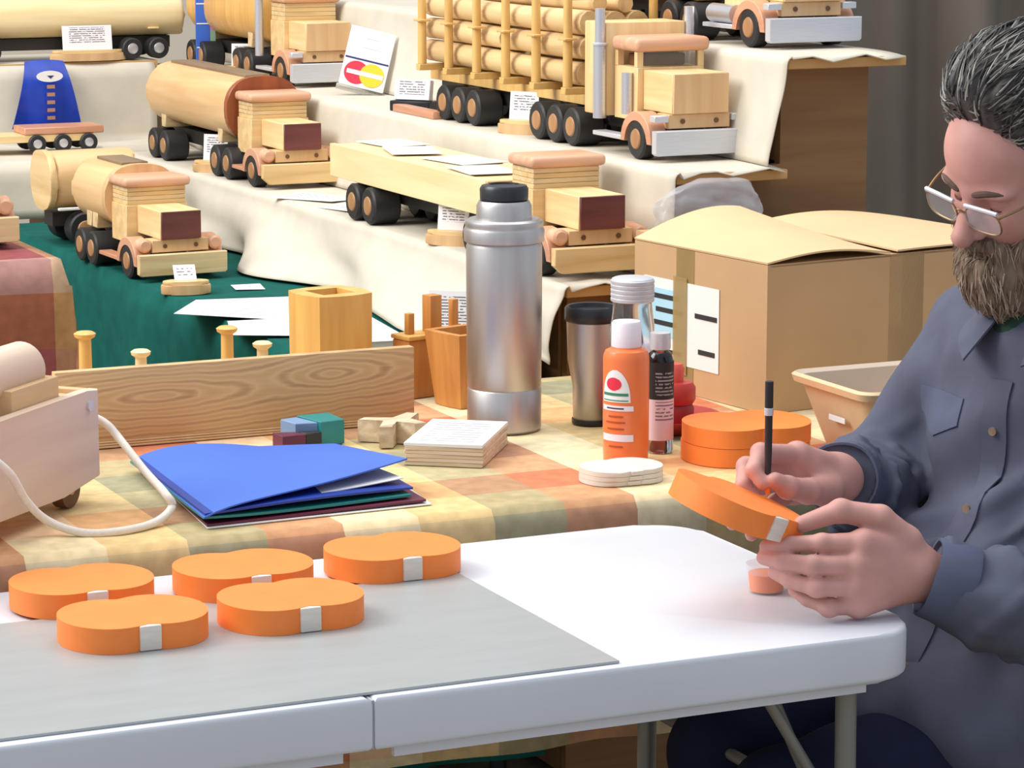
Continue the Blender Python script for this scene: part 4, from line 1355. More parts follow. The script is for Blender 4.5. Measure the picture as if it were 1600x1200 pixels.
bsg = thing('blue_sign', 'narrow upright blue card with pink and green edge beside far tanker', 'sign', (2.425, 7.14, Z2 + 0.003), -0.15)
obj('blue_board', box(-0.022, 0.014, -0.003, 0.003, 0.0, 0.215, 0.0008, 1), 'blue', bsg)
obj('pink_strip', box(0.0144, 0.028, -0.003, 0.003, 0.10, 0.215), mat('magenta_strip', (206, 132, 190), 0.5), bsg)
obj('green_strip', box(0.0144, 0.028, -0.003, 0.003, 0.0, 0.0998), mat('sage_strip', (140, 176, 150), 0.5), bsg)
for z in (0.055, 0.115, 0.165):
    obj('white_line', box(-0.020, 0.012, -0.0038, -0.0031, z, z + 0.003), 'white', bsg)

ch = thing('card_holder', 'black holder of white business cards beside the log trailer wheels', 'card holder', (2.436, 5.80, Z2 + 0.003), -0.9)
obj('tray', box(-0.048, 0.048, -0.020, 0.025, 0.0, 0.022, 0.002, 1), 'plastic_black', ch)
bm = box(-0.043, 0.043, -0.010, 0.006, 0.0225, 0.066, 0.001, 1)
bmesh.ops.rotate(bm, verts=bm.verts, cent=(0, 0, 0.02), matrix=Matrix.Rotation(-0.15, 3, 'X'))
obj('card_stack', bm, 'label', ch)
o = obj('cedar_slat', box(-0.014, 0.014, -0.11, 0.11, 0, 0.016, 0.003), 'cedar_y')
o.location = (2.405, 5.70, Z2 + 0.003)
tag(o, 'short pink cedar slat lying before the log trailer wheels', 'slat')

def paper(name, label, loc, rz, w, h, m_='leaflet', group=None, curl=0.004):
    g = []
    for i in range(9):
        row = []
        for j in range(9):
            u, v = i / 8 * 2 - 1, j / 8 * 2 - 1
            row.append((u * w, v * h, curl * (u * v + 1) * 0.5 + 0.0002))
        g.append(row)
    o = obj(name, sheet(g, 0.0008), m_)
    o.location = loc
    o.rotation_euler = (0, 0, rz)
    return tag(o, label, 'paper', group)
paper('leaflet', 'white leaflet on the lowest step between the toy tanker and lorry', (2.235, 5.86, Z1 + 0.003), 0.5, 0.050, 0.085)
paper('leaflet', 'white leaflet on the lowest step touching the pale trailer wheels', (2.235, 5.655, Z1 + 0.003), 0.2, 0.045, 0.065)
paper('leaflet', 'large white sheet overhanging the green cloth edge by price card', (1.872, 5.32, ZG + 0.0015), -0.5, 0.110, 0.120, 'leaflet', None, 0.010)
paper('leaflet', 'white sheet on green cloth overlapping the larger sheet', (1.862, 5.075, ZG + 0.0015), -0.3, 0.095, 0.100, 'leaflet', None, 0.006)
paper('price_tag', 'tiny white tag lying on green cloth beside the canvas fold', (1.985, 5.60, ZG + 0.0015), -0.2, 0.030, 0.036, 'white', None, 0.001)
lf = thing('leaflet_stack', 'stack of white and pink leaflets at the green cloth corner', 'leaflets', (1.872, 4.79, ZG + 0.0015), -0.12)
obj('paper_block', box(-0.055, 0.085, -0.145, 0.145, 0.0, 0.040, 0.001, 1), 'white', lf)
obj('top_sheet', box(-0.060, 0.085, -0.150, 0.145, 0.0402, 0.0412), 'leaflet', lf)
obj('pink_print', box(-0.0556, -0.0551, -0.09, 0.06, 0.012, 0.030), 'pink', lf)
cz_ = obj('printed_card', box(-0.05, 0.05, -0.001, 0.001, 0.0, 0.115), 'label')
cz_.location = (2.035, 4.66, ZG + 0.0015)
cz_.rotation_euler = (-0.1, 0, -0.6)
tag(cz_, 'white printed card standing on green cloth behind the post holder', 'card')

#=====PART3=====
# ================================================================== THE MAN
class Field:
    """blended distance field on a rectilinear grid, turned into one continuous surface"""
    def __init__(self, xs, ys, zs):
        self.ax = [np.asarray(a, dtype=np.float32) for a in (xs, ys, zs)]
        self.f = np.full([len(a) for a in self.ax], 0.5, dtype=np.float32)
    def sub(self, lo, hi):
        sl = []
        for a, l, h in zip(self.ax, lo, hi):
            sl.append(slice(max(0, int(np.searchsorted(a, l)) - 1), min(len(a), int(np.searchsorted(a, h)) + 1)))
        sl = tuple(sl)
        g = np.meshgrid(*[a[s] for a, s in zip(self.ax, sl)], indexing='ij')
        return sl, g
    def blend(self, sl, d, k, op='add'):
        f = self.f[sl]
        if op == 'add':
            if k <= 0:
                self.f[sl] = np.minimum(f, d)
            else:
                h = np.clip(0.5 + 0.5 * (f - d) / k, 0, 1)
                self.f[sl] = f * (1 - h) + d * h - k * h * (1 - h)
        else:
            h = np.clip(0.5 - 0.5 * (f + d) / max(k, 1e-6), 0, 1)
            self.f[sl] = f * (1 - h) - d * h + k * h * (1 - h)
    def cone(self, a, b, r1, r2, k=0.01, op='add'):
        a, b = np.array(a, float), np.array(b, float)
        m = max(r1, r2) + k * 1.5 + 0.012
        sl, (X, Y, Z) = self.sub(np.minimum(a, b) - m, np.maximum(a, b) + m)
        ba = b - a
        l2 = max(ba.dot(ba), 1e-9)
        t = np.clip(((X - a[0]) * ba[0] + (Y - a[1]) * ba[1] + (Z - a[2]) * ba[2]) / l2, 0, 1)
        d = np.sqrt((X - a[0] - t * ba[0]) ** 2 + (Y - a[1] - t * ba[1]) ** 2 + (Z - a[2] - t * ba[2]) ** 2) - (r1 + (r2 - r1) * t)
        self.blend(sl, d.astype(np.float32), k, op)
    def chain(self, pts, rs, k=0.008):
        for (p, q), (r, s) in zip(zip(pts[:-1], pts[1:]), zip(rs[:-1], rs[1:])):
            self.cone(p, q, r, s, k)
    def ell(self, c, rad, fr=None, k=0.01, op='add'):
        """ellipsoid with centre c; fr = 3 axes as rows"""
        c = np.array(c, float)
        fr = np.eye(3) if fr is None else np.array(fr, float)
        ext = np.sqrt(sum((fr[i] * rad[i]) ** 2 for i in range(3))) + k * 1.5 + 0.015
        sl, (X, Y, Z) = self.sub(c - ext, c + ext)
        P = [(X - c[0]) * fr[i][0] + (Y - c[1]) * fr[i][1] + (Z - c[2]) * fr[i][2] for i in range(3)]
        k0 = np.sqrt(sum((P[i] / rad[i]) ** 2 for i in range(3)))
        k1 = np.sqrt(sum((P[i] / rad[i] ** 2) ** 2 for i in range(3)))
        d = k0 * (k0 - 1) / np.maximum(k1, 1e-6)
        self.blend(sl, d.astype(np.float32), k, op)
    def cut(self, n, d0, lo=None, hi=None, keep_below=True):
        """keep n.p < d0 inside the given box"""
        lo = [a[0] for a in self.ax] if lo is None else lo
        hi = [a[-1] for a in self.ax] if hi is None else hi
        sl, (X, Y, Z) = self.sub(lo, hi)
        d = (X * n[0] + Y * n[1] + Z * n[2] - d0).astype(np.float32)
        self.f[sl] = np.maximum(self.f[sl], d)
    def ripple(self, fn, lo=None, hi=None):
        lo = [a[0] for a in self.ax] if lo is None else lo
        hi = [a[-1] for a in self.ax] if hi is None else hi
        sl, (X, Y, Z) = self.sub(lo, hi)
        self.f[sl] += fn(X, Y, Z).astype(np.float32)
    def dist(self, p):
        ii, tt = [], []
        for a, v in zip(self.ax, p):
            i = min(max(int(np.searchsorted(a, v)) - 1, 0), len(a) - 2)
            ii.append(i)
            tt.append((v - a[i]) / (a[i + 1] - a[i]))
        b = self.f[ii[0]:ii[0] + 2, ii[1]:ii[1] + 2, ii[2]:ii[2] + 2]
        b = b[0] * (1 - tt[0]) + b[1] * tt[0]
        b = b[0] * (1 - tt[1]) + b[1] * tt[1]
        return float(b[0] * (1 - tt[2]) + b[1] * tt[2])
    def grad(self, p, e=0.004):
        g = np.array([self.dist(p + np.eye(3)[i] * e) - self.dist(p - np.eye(3)[i] * e) for i in range(3)])
        return g / max(np.linalg.norm(g), 1e-9)
    def smooth_cut(self, n, d0, k):
        sl, (X, Y, Z) = self.sub([a[0] for a in self.ax], [a[-1] for a in self.ax])
        d = (X * n[0] + Y * n[1] + Z * n[2] - d0).astype(np.float32)
        f = self.f[sl]
        h = np.clip(0.5 - 0.5 * (f - d) / k, 0, 1)
        self.f[sl] = f * (1 - h) + d * h + k * h * (1 - h)
    def mesh(self):
        f = self.f
        s = f < 0
        A = self.ax
        n = f.shape
        cx = np.zeros([m - 1 for m in n], dtype=np.int8)
        for i in (0, 1):
            for j in (0, 1):
                for k in (0, 1):
                    cx += s[i:n[0] - 1 + i, j:n[1] - 1 + j, k:n[2] - 1 + k]
        cells = np.argwhere((cx > 0) & (cx < 8))
        idx = np.full([m - 1 for m in n], -1, dtype=np.int32)
        idx[tuple(cells.T)] = np.arange(len(cells))
        acc = np.zeros((len(cells), 3))
        cnt = np.zeros(len(cells))
        corners = [(i, j, k) for i in (0, 1) for j in (0, 1) for k in (0, 1)]
        for a in corners:
            for b in corners:
                if a < b and sum(abs(p - q) for p, q in zip(a, b)) == 1:
                    ia = cells + np.array(a)
                    ib = cells + np.array(b)
                    fa = f[tuple(ia.T)].astype(float)
                    fb = f[tuple(ib.T)].astype(float)
                    m = (fa < 0) != (fb < 0)
                    t = np.where(m, fa / np.where(m, fa - fb, 1), 0)
                    for d in range(3):
                        pa = A[d][ia[:, d]]
                        pb = A[d][ib[:, d]]
                        acc[:, d] += np.where(m, pa + (pb - pa) * t, 0)
                    cnt += m
        V = acc / cnt[:, None]
        faces = []
        for d in range(3):
            e1, e2 = (d + 1) % 3, (d + 2) % 3
            sa = [slice(None)] * 3
            sb = [slice(None)] * 3
            sa[d] = slice(0, n[d] - 1)
            sb[d] = slice(1, n[d])
            ch = s[tuple(sa)] != s[tuple(sb)]
            E_ = np.argwhere(ch)
            ok = (E_[:, e1] > 0) & (E_[:, e2] > 0) & (E_[:, e1] < n[e1] - 1) & (E_[:, e2] < n[e2] - 1)
            E_ = E_[ok]
            inside = s[tuple(E_.T)]
            q = []
            for (u, v) in ((0, 0), (1, 0), (1, 1), (0, 1)):
                c = E_.copy()
                c[:, e1] -= u
                c[:, e2] -= v
                q.append(idx[tuple(c.T)])
            q = np.stack(q, 1)
            q[~inside] = q[~inside][:, ::-1]
            faces.append(q)
        F_ = np.concatenate(faces)
        F_ = F_[(F_ >= 0).all(1)]
        me = bpy.data.meshes.new('body')
        me.vertices.add(len(V))
        me.vertices.foreach_set('co', V.astype(np.float32).ravel())
        me.loops.add(len(F_) * 4)
        me.polygons.add(len(F_))
        me.loops.foreach_set('vertex_index', F_.astype(np.int32).ravel())
        me.polygons.foreach_set('loop_start', np.arange(len(F_), dtype=np.int32) * 4)
        me.update(calc_edges=True)
        me.polygons.foreach_set('use_smooth', [True] * len(F_))
        me.validate()
        return me

def steps(*segs):
    """axis samples: (start, end, spacing) pieces"""
    out = []
    for a, b, h in segs:
        out.append(np.arange(a, b - 1e-6, h))
    out.append(np.array([segs[-1][1]]))
    return np.concatenate(out)

# ---- frames
HP = 0.50                                     # head bowed
F0 = np.array([-0.990, -0.135, 0.0]); F0 /= np.linalg.norm(F0)
ZZ = np.array([0, 0, 1.0])
HL = np.cross(ZZ, F0)
HF = F0 * math.cos(HP) - ZZ * math.sin(HP)
HU = ZZ * math.cos(HP) + F0 * math.sin(HP)
ROLL = 0.21
HL, HU = HL * math.cos(ROLL) - HU * math.sin(ROLL), HU * math.cos(ROLL) + HL * math.sin(ROLL)
HFR = [HF, HL, HU]
HC = np.array([2.120, 3.085, 1.256])
def hd(f, l, u):
    return HC + HF * f + HL * l + HU * u

BF = np.array([-0.93, -0.37, 0.0]); BF /= np.linalg.norm(BF)
BL = np.cross(ZZ, BF)
BFR = [BF, BL, ZZ]
SH_R, EL_R, WR_R = np.array([2.195, 3.285, 0.985]), np.array([2.115, 3.385, 0.775]), np.array([1.913, 3.160, 0.855])
SH_L, EL_L, WR_L = np.array([2.270, 2.945, 0.985]), np.array([2.135, 2.805, 0.690]), np.array([1.888, 2.925, 0.786])
CH, BE, PE = np.array([2.215, 3.125, 0.895]), np.array([2.140, 3.105, 0.665]), np.array([2.185, 3.120, 0.545])
KN_R, KN_L = np.array([1.80, 3.255, 0.485]), np.array([1.78, 3.045, 0.480])
AN_R, AN_L = np.array([1.84, 3.25, 0.10]), np.array([1.82, 3.04, 0.10])

LH = dict(
    thumb=[(1.866, 2.930, 0.826), (1.833, 2.934, 0.858), (1.788, 2.950, 0.868), (1.748, 2.972, 0.851)],
    index=[(1.804, 2.924, 0.832), (1.755, 2.937, 0.834), (1.729, 2.966, 0.829), (1.711, 2.992, 0.823)],
    middle=[(1.793, 2.918, 0.808), (1.738, 2.928, 0.811), (1.717, 2.962, 0.810), (1.706, 2.990, 0.810)],
    ring=[(1.790, 2.917, 0.783), (1.741, 2.924, 0.785), (1.724, 2.955, 0.788), (1.716, 2.980, 0.793)],
    little=[(1.797, 2.921, 0.759), (1.759, 2.925, 0.758), (1.743, 2.947, 0.765), (1.735, 2.966, 0.772)])
RH = dict(
    thumb=[(1.870, 3.122, 0.852), (1.822, 3.085, 0.862), (1.782, 3.066, 0.874), (1.761, 3.062, 0.886)],
    index=[(1.832, 3.130, 0.898), (1.765, 3.105, 0.912), (1.742, 3.080, 0.897), (1.748, 3.068, 0.882)],
    middle=[(1.837, 3.150, 0.882), (1.755, 3.122, 0.892), (1.738, 3.098, 0.874), (1.748, 3.084, 0.858)],
    ring=[(1.844, 3.165, 0.862), (1.762, 3.142, 0.856), (1.732, 3.118, 0.840), (1.722, 3.096, 0.828)],
    little=[(1.852, 3.170, 0.842), (1.790, 3.150, 0.826), (1.762, 3.124, 0.816), (1.750, 3.098, 0.810)])

body = Field(steps((1.58, 1.675, 0.008), (1.675, 1.93, 0.0026), (1.93, 1.975, 0.005), (1.975, 2.27, 0.0027), (2.27, 2.46, 0.008)),
             steps((2.70, 2.895, 0.008), (2.895, 3.20, 0.0027), (3.20, 3.50, 0.008)),
             steps((0.06, 0.735, 0.010), (0.735, 0.935, 0.0026), (0.935, 1.06, 0.006), (1.06, 1.40, 0.0027), (1.40, 1.46, 0.005)))
# torso, legs, arms
body.ell(CH, (0.100, 0.165, 0.155), BFR, 0.05)
body.ell(BE, (0.140, 0.160, 0.150), BFR, 0.06)
body.ell(PE, (0.130, 0.165, 0.095), BFR, 0.05)
for kn, an, s in ((KN_R, AN_R, -1), (KN_L, AN_L, 1)):
    hip = PE + BL * 0.09 * s
    body.cone(hip, kn, 0.080, 0.056, 0.04)
    body.cone(kn, an, 0.054, 0.036, 0.02)
for sh, el, wr in ((SH_R, EL_R, WR_R), (SH_L, EL_L, WR_L)):
    body.cone(sh, el, 0.050, 0.038, 0.03)
    body.cone(el, wr, 0.040, 0.0275, 0.02)
    body.cone(CH + ZZ * 0.07, sh, 0.07, 0.05, 0.04)
# hands
def hand(H, wr, palm_r, fr):
    fingers = ('index', 'middle', 'ring', 'little')
    rad = {'index': (0.0125, 0.0100, 0.0090, 0.0076), 'middle': (0.0125, 0.0103, 0.0092, 0.0078), 'ring': (0.0120, 0.0098, 0.0088, 0.0074), 'little': (0.0110, 0.0086, 0.0078, 0.0066)}
    wr = np.array(wr)
    for n in fingers:
        body.cone(wr + (np.array(H[n][0]) - wr) * 0.12, H[n][0], 0.0250, 0.0170, 0.016)
    body.cone(wr, H['thumb'][0], 0.023, 0.019, 0.014)
    body.cone(H['thumb'][0], H['index'][0], 0.016, 0.012, 0.014)
    for n in fingers:
        body.chain([np.array(p) for p in H[n]], [r_ * 1.13 for r_ in rad[n]], 0.004)
        body.ell(H[n][0], (0.0135, 0.0135, 0.0135), None, 0.008)
        body.ell(H[n][1], (0.0121, 0.0121, 0.0121), None, 0.004)
    body.chain([np.array(p) for p in H['thumb']], (0.0205, 0.0160, 0.0135, 0.0102), 0.005)
    body.ell(H['thumb'][2], (0.0143, 0.0143, 0.0143), None, 0.004)
hand(LH, WR_L, 0.02, None)
hand(RH, WR_R, 0.02, None)
# neck and head
NB = np.array([2.190, 3.112, 1.035])
body.cone(NB, hd(-0.035, 0, -0.05), 0.060, 0.056, 0.03)
body.ell(hd(-0.012, 0, 0.035), (0.098, 0.076, 0.092), HFR, 0.02)
body.ell(hd(0.022, 0, -0.030), (0.072, 0.062, 0.085), HFR, 0.03)
body.ell(hd(0.030, 0, 0.045), (0.060, 0.064, 0.050), HFR, 0.02)
body.ell(hd(0.038, 0, -0.088), (0.046, 0.046, 0.034), HFR, 0.025)
for s in (-1, 1):
    body.ell(hd(0.052, 0.036 * s, -0.030), (0.030, 0.027, 0.030), HFR, 0.018)     # cheek
    body.ell(hd(0.074, 0.030 * s, 0.016), (0.016, 0.027, 0.009), HFR, 0.014)     # brow ridge
    body.ell(hd(-0.012, 0.077 * s, -0.008), (0.020, 0.009, 0.031), HFR, 0.006)   # ear
body.ell(hd(0.080, 0, 0.012), (0.014, 0.012, 0.012), HFR, 0.012)
for s in (-1, 1):
    body.ell(hd(0.091, 0.031 * s, -0.003), (0.017, 0.019, 0.011), HFR, 0.010, 'sub')
    body.ell(hd(0.0705, 0.031 * s, -0.003), (0.0125, 0.0145, 0.0115), HFR, 0.004)  # lid over the eyeball
body.chain([hd(0.078, 0, 0.006), hd(0.098, 0, -0.016), hd(0.1155, 0, -0.038)], (0.0085, 0.0112, 0.0145), 0.010)
for s in (-1, 1):
    body.ell(hd(0.097, 0.0125 * s, -0.040), (0.011, 0.0085, 0.0085), HFR, 0.006)
    body.ell(hd(0.101, 0.0065 * s, -0.050), (0.006, 0.004, 0.004), HFR, 0.003, 'sub')
body.ell(hd(0.078, 0, -0.068), (0.016, 0.026, 0.011), HFR, 0.010)
man = thing('person', 'bearded man in slate work shirt and glasses painting an orange pumpkin', 'person', (2.185, 3.12, 0.0))
def child(name, me, material, ang=None):
    o = obj(name, me, material, man)
    o.location = (-2.185, -3.12, 0.0)
    return o
child('body', body.mesh(), 'skin')

# ---- shirt
def folds(X, Y, Z):
    a = np.sin(46 * Z + 30 * X + 2.5 * np.sin(19 * Y + 11 * X)) * 0.0024
    b = np.sin(27 * Z - 41 * X + 33 * Y + 2.0 * np.sin(23 * X + 9 * Z)) * 0.0026
    return 1.6 * (a + b)
shirt = Field(steps((1.85, 2.47, 0.0048)), steps((2.67, 3.49, 0.0048)), steps((0.46, 1.11, 0.0048)))
shirt.ell(CH, (0.122, 0.186, 0.165), BFR, 0.05)
shirt.ell(BE, (0.168, 0.186, 0.170), BFR, 0.07)
shirt.ell(PE + BF * 0.03, (0.165, 0.192, 0.090), BFR, 0.05)
shirt.ell((2.075, 3.075, 0.560), (0.165, 0.190, 0.105), BFR, 0.06)
shirt.cone(CH + ZZ * 0.09, NB + ZZ * 0.012, 0.105, 0.072, 0.05)
for sh, el, wr, c in ((SH_R, EL_R, WR_R, 0.045), (SH_L, EL_L, WR_L, 0.045)):
    shirt.cone(CH + ZZ * 0.075, sh, 0.088, 0.070, 0.05)
    shirt.cone(sh, el, 0.074, 0.070, 0.035)
    cuff = el + (wr - el) * 0.93
    shirt.cone(el, cuff, 0.073, 0.0485, 0.02)
    d = (wr - el) / np.linalg.norm(wr - el)
    # cloth gathers around the forearm
    side = np.cross(d, ZZ); side /= np.linalg.norm(side)
    upv = np.cross(side, d)
    for q, r in ((0.12, 0.074), (0.30, 0.069), (0.47, 0.064), (0.66, 0.058)):
        p = el + (wr - el) * q
        ring = [p + (side * math.cos(a) + upv * math.sin(a)) * (r - 0.004) + d * 0.02 * math.sin(a * 2 + q * 9) for a in [2 * PI * i / 12 for i in range(13)]]
        for p0, p1 in zip(ring[:-1], ring[1:]):
            shirt.cone(p0, p1, 0.006, 0.006, 0.010)
# long folds on the front and upper arm
def fold_line(pts, r, k=0.012, op='add'):
    for p0, p1 in zip(pts[:-1], pts[1:]):
        shirt.cone(p0, p1, r, r, k, op)
fold_line([SH_R + np.array([-0.055, -0.03, 0.03]), SH_R + np.array([-0.075, 0.0, -0.08]), EL_R + np.array([-0.06, -0.02, 0.05])], 0.010, 0.016)
fold_line([SH_R + np.array([-0.06, -0.06, -0.02]), SH_R + np.array([-0.085, -0.05, -0.12]), EL_R + np.array([-0.07, -0.06, 0.0])], 0.009, 0.014, 'sub')
for q in range(3):
    fold_line([CH + BF * 0.105 + BL * (0.05 + q * 0.05) + ZZ * (-0.02 - q * 0.03), BE + BF * 0.150 + BL * (-0.06 + q * 0.07) + ZZ * 0.08, BE + BF * 0.165 + BL * (-0.10 + q * 0.07) + ZZ * -0.05], 0.007, 0.016)
shirt.ripple(folds)
for el, wr in ((EL_R, WR_R), (EL_L, WR_L)):
    d = (wr - el) / np.linalg.norm(wr - el)
    e = el + (wr - el) * 0.95
    shirt.cut(d, float(d.dot(e)), np.minimum(e, wr) - 0.075, np.maximum(e, wr) + 0.075)
def onto_shirt(p, direction, off, start=0.27):
    """march from outside along -direction until the cloth surface is met"""
    direction = np.array(direction)
    q = np.array(p, float) + direction * start
    for _ in range(120):
        d = shirt.dist(q)
        if d < 0.0006:
            break
        q = q - direction * min(max(d * 0.6, 0.0006), 0.02)
    return q + direction * off
hem_n = -ZZ
shirt.cut(hem_n, -0.475)
child('shirt', shirt.mesh(), 'denim')
# placket, pocket flaps, buttons lie on the shirt front
def front_strip(name, fn, nu, nv, off, material, th=0.002, start=0.27):
    g = [[onto_shirt(fn(i / nu, j / nv), BF, off, start) for j in range(nv + 1)] for i in range(nu + 1)]
    return child(name, sheet([[Vector(p) for p in r] for r in g], th), material)
front_strip('placket', lambda u, v: CH + BL * (-0.004 - 0.030 * u + 0.036 * (v - 0.5)) + ZZ * (0.085 - 0.40 * u), 26, 3, 0.0006, 'denim')
for s, c in ((-1, -0.120), (1, 0.086)):
    def pocket(u, v, c=c):
        w = 0.050
        return CH + BL * (c + (u - 0.5) * 2 * w) + ZZ * (0.052 - v * (0.034 + 0.022 * (1 - abs(2 * u - 1))))
    front_strip('pocket_flap', pocket, 12, 6, 0.0022, 'denim_blue', 0.004, 0.135)
    def pouch(u, v, c=c):
        return CH + BL * (c + (u - 0.5) * 0.092) + ZZ * (0.040 - v * 0.120)
    if s > 0:
        front_strip('pocket', pouch, 10, 8, 0.0003, 'denim', 0.0015, 0.135)
for z in (0.02, -0.075, -0.17, -0.265):
    p = onto_shirt(CH + BL * (-0.004 - 0.030 * (0.085 - z) / 0.40) + ZZ * z, BF, 0.0028)
    q = p + BF * 0.0025
    child('button', cyl(tuple(p), tuple(q), 0.0058, None, 16), 'beard')
# cuffs
for el, wr, r in ((EL_R, WR_R, 0.0490), (EL_L, WR_L, 0.0500)):
    d = (wr - el) / np.linalg.norm(wr - el)
    a, b = el + (wr - el) * 0.80, el + (wr - el) * 0.975
    bm = new()
    q = Vector(d).to_track_quat('Z', 'Y').to_matrix().to_4x4()
    L_ = float(np.linalg.norm(b - a))
    add_lathe(bm, [(r + 0.002, 0), (r + 0.0035, 0.004), (r, L_ - 0.003), (r - 0.001, L_), (r - 0.004, L_ - 0.001), (r - 0.006, L_ * 0.5)], 36, Matrix.Translation(Vector(a)) @ q)
    for v in bm.verts:
        v.co += Vector(d) * 0.002 * mnoise.noise(v.co * 40) + Vector((0, 0, 0.002)) * mnoise.noise(v.co * 25)
    child('cuff', bm, 'denim_blue')
# collar: two folded leaves round the neck
def collar(s):
    g = []
    for i in range(15):
        a = i / 14 * (PI * 0.86)
        row = []
        for j in range(6):
            v = j / 5
            r = 0.071 + 0.030 * v
            drop = 0.012 - 0.036 * v * (0.8 + 0.5 * (i / 14) ** 3)
            fwd = -math.cos(a) * r - 0.004
            lat = s * math.sin(a) * r * 1.02
            p = NB + BF * (fwd + 0.006 + 0.024 * (i / 14) ** 3 * (0.3 + v)) + BL * lat + ZZ * (drop + 0.052 - 0.045 * (i / 14) ** 1.5)
            row.append(Vector(p))
        g.append(row)
    return sheet(g, 0.003)
child('collar', collar(1), 'denim')
child('collar', collar(-1), 'denim')
us_g = []
for i in range(13):
    row = []
    for j in range(5):
        a = (i / 12 - 0.5) * 1.7
        r = 0.066 + 0.018 * j / 4
        row.append(Vector(NB + BF * (math.cos(a) * r) + BL * (math.sin(a) * r) + ZZ * (0.040 - 0.075 * j / 4)))
    us_g.append(row)
child('undershirt_neck', sheet(us_g, 0.003), 'undershirt')

# ---- jeans and shoes
jn = Field(steps((1.58, 2.46, 0.008)), steps((2.80, 3.46, 0.008)), steps((0.04, 0.66, 0.008)))
jn.ell(PE, (0.145, 0.178, 0.100), BFR, 0.05)
for kn, an, s in ((KN_R, AN_R, -1), (KN_L, AN_L, 1)):
    jn.cone(PE + BL * 0.09 * s, kn, 0.094, 0.070, 0.04)
    jn.cone(kn, an, 0.068, 0.056, 0.02)
jn.ripple(lambda X, Y, Z: 0.003 * np.sin(40 * X + 25 * Z + 2 * np.sin(20 * Y)))
child('jeans', jn.mesh(), 'jeans')
for an in (AN_R, AN_L):
    sf = Field(steps((an[0] - 0.26, an[0] + 0.12, 0.006)), steps((an[1] - 0.07, an[1] + 0.07, 0.006)), steps((-0.006, 0.16, 0.006)))
    sf.cone((an[0] + 0.03, an[1], 0.045), (an[0] - 0.17, an[1], 0.034), 0.044, 0.036, 0.02)
    sf.cone((an[0], an[1], 0.06), (an[0], an[1], 0.115), 0.045, 0.043, 0.02)
    sf.cut((0, 0, -1), -0.0005)
    child('shoe', sf.mesh(), 'black')

# ---- hair, beard, moustache, eyebrows
def strand_noise(amp, fr, seed):
    def fn(X, Y, Z):
        a = (X - HC[0]) * HF[0] + (Y - HC[1]) * HF[1] + (Z - HC[2]) * HF[2]
        b = (X - HC[0]) * HL[0] + (Y - HC[1]) * HL[1] + (Z - HC[2]) * HL[2]
        c = (X - HC[0]) * HU[0] + (Y - HC[1]) * HU[1] + (Z - HC[2]) * HU[2]
        w = np.sin(fr * b + 22 * a + 3.0 * np.sin(26 * c + seed)) + 0.7 * np.sin(1.9 * fr * b - 30 * c + 2.0 * np.sin(40 * a + seed)) + 0.5 * np.sin(fr * 0.6 * c + 50 * b)
        return amp * w
    return fn
hr = Field(steps((1.985, 2.30, 0.003)), steps((2.965, 3.205, 0.003)), steps((1.10, 1.475, 0.003)))
hr.ell(hd(-0.024, 0, 0.048), (0.106, 0.087, 0.104), HFR, 0.01)
hr.ell(hd(0.004, 0, 0.127), (0.060, 0.064, 0.040), HFR, 0.035)
hr.ell(hd(-0.036, 0.0, 0.128), (0.068, 0.066, 0.036), HFR, 0.03)
hr.ell(hd(-0.045, 0, -0.02), (0.083, 0.082, 0.085), HFR, 0.02)
hr.ripple(strand_noise(0.0018, 170, 0.7))
# hairline: keep what lies behind a slanted plane from forehead to ear, with a rounded edge
nrm_ = HF * 0.90 - HU * 0.436
nrm_ = nrm_ / np.linalg.norm(nrm_)
hr.smooth_cut(nrm_, float(nrm_.dot(hd(0.052, 0, 0.086))), 0.020)
hr.cut(-ZZ, -1.145)
hair_me = hr.mesh()
child('hair', hair_me, 'hair')
def strands(field, me, count, length, flow, lift, rad, seed, cond, segs=6):
    """tapered locks combed over a surface"""
    rng = random.Random(seed)
    bm = new()
    nv = len(me.vertices)
    made = 0
    for _ in range(count * 6):
        if made >= count:
            break
        p = np.array(me.vertices[rng.randrange(nv)].co)
        if not cond(p):
            continue
        L_ = length * (0.6 + 0.8 * rng.random())
        pts, rs = [], []
        q_ = p.copy()
        jit = np.array([rng.uniform(-1, 1) for _k in range(3)]) * 0.35
        for k in range(segs + 1):
            g = field.grad(q_)
            h = field.dist(q_)
            want = lift * (k / segs) ** 1.2
            q_ = q_ - g * (h - want) * 0.8
            pts.append(tuple(q_))
            rs.append(max(rad * (1 - (k / segs) ** 2.2), 0.0002))
            d = flow(q_) + jit
            d = d - g * d.dot(g)
            d = d / max(np.linalg.norm(d), 1e-6)
            q_ = q_ + d * L_ / segs
        add_tube(bm, pts, rs, 4)
        made += 1
    return bm
def hloc(p):
    v = p - HC
    return float(v.dot(HF)), float(v.dot(HL)), float(v.dot(HU))
comb = lambda p: -HF * 0.9 + HU * 0.25 + HL * 0.5 * (1 if hloc(p)[1] > 0 else -1) * (0.3 + abs(hloc(p)[1]) * 6)
vis = lambda p: hloc(p)[0] > -0.09
child('hair_locks', strands(hr, hair_me, 1000, 0.055, comb, 0.006, 0.0018, 3, vis), 'hair')
child('grey_locks', strands(hr, hair_me, 480, 0.050, comb, 0.007, 0.0014, 5, vis), mat('silver_hair', (150, 146, 140), 0.5, var=0.2, scale=60))
bf_ = Field(steps((1.97, 2.24, 0.003)), steps((2.98, 3.19, 0.003)), steps((1.00, 1.26, 0.003)))
bf_.ell(hd(0.050, 0, -0.108), (0.064, 0.062, 0.052), HFR, 0.01)
bf_.ell(hd(0.064, 0, -0.140), (0.048, 0.052, 0.050), HFR, 0.03)
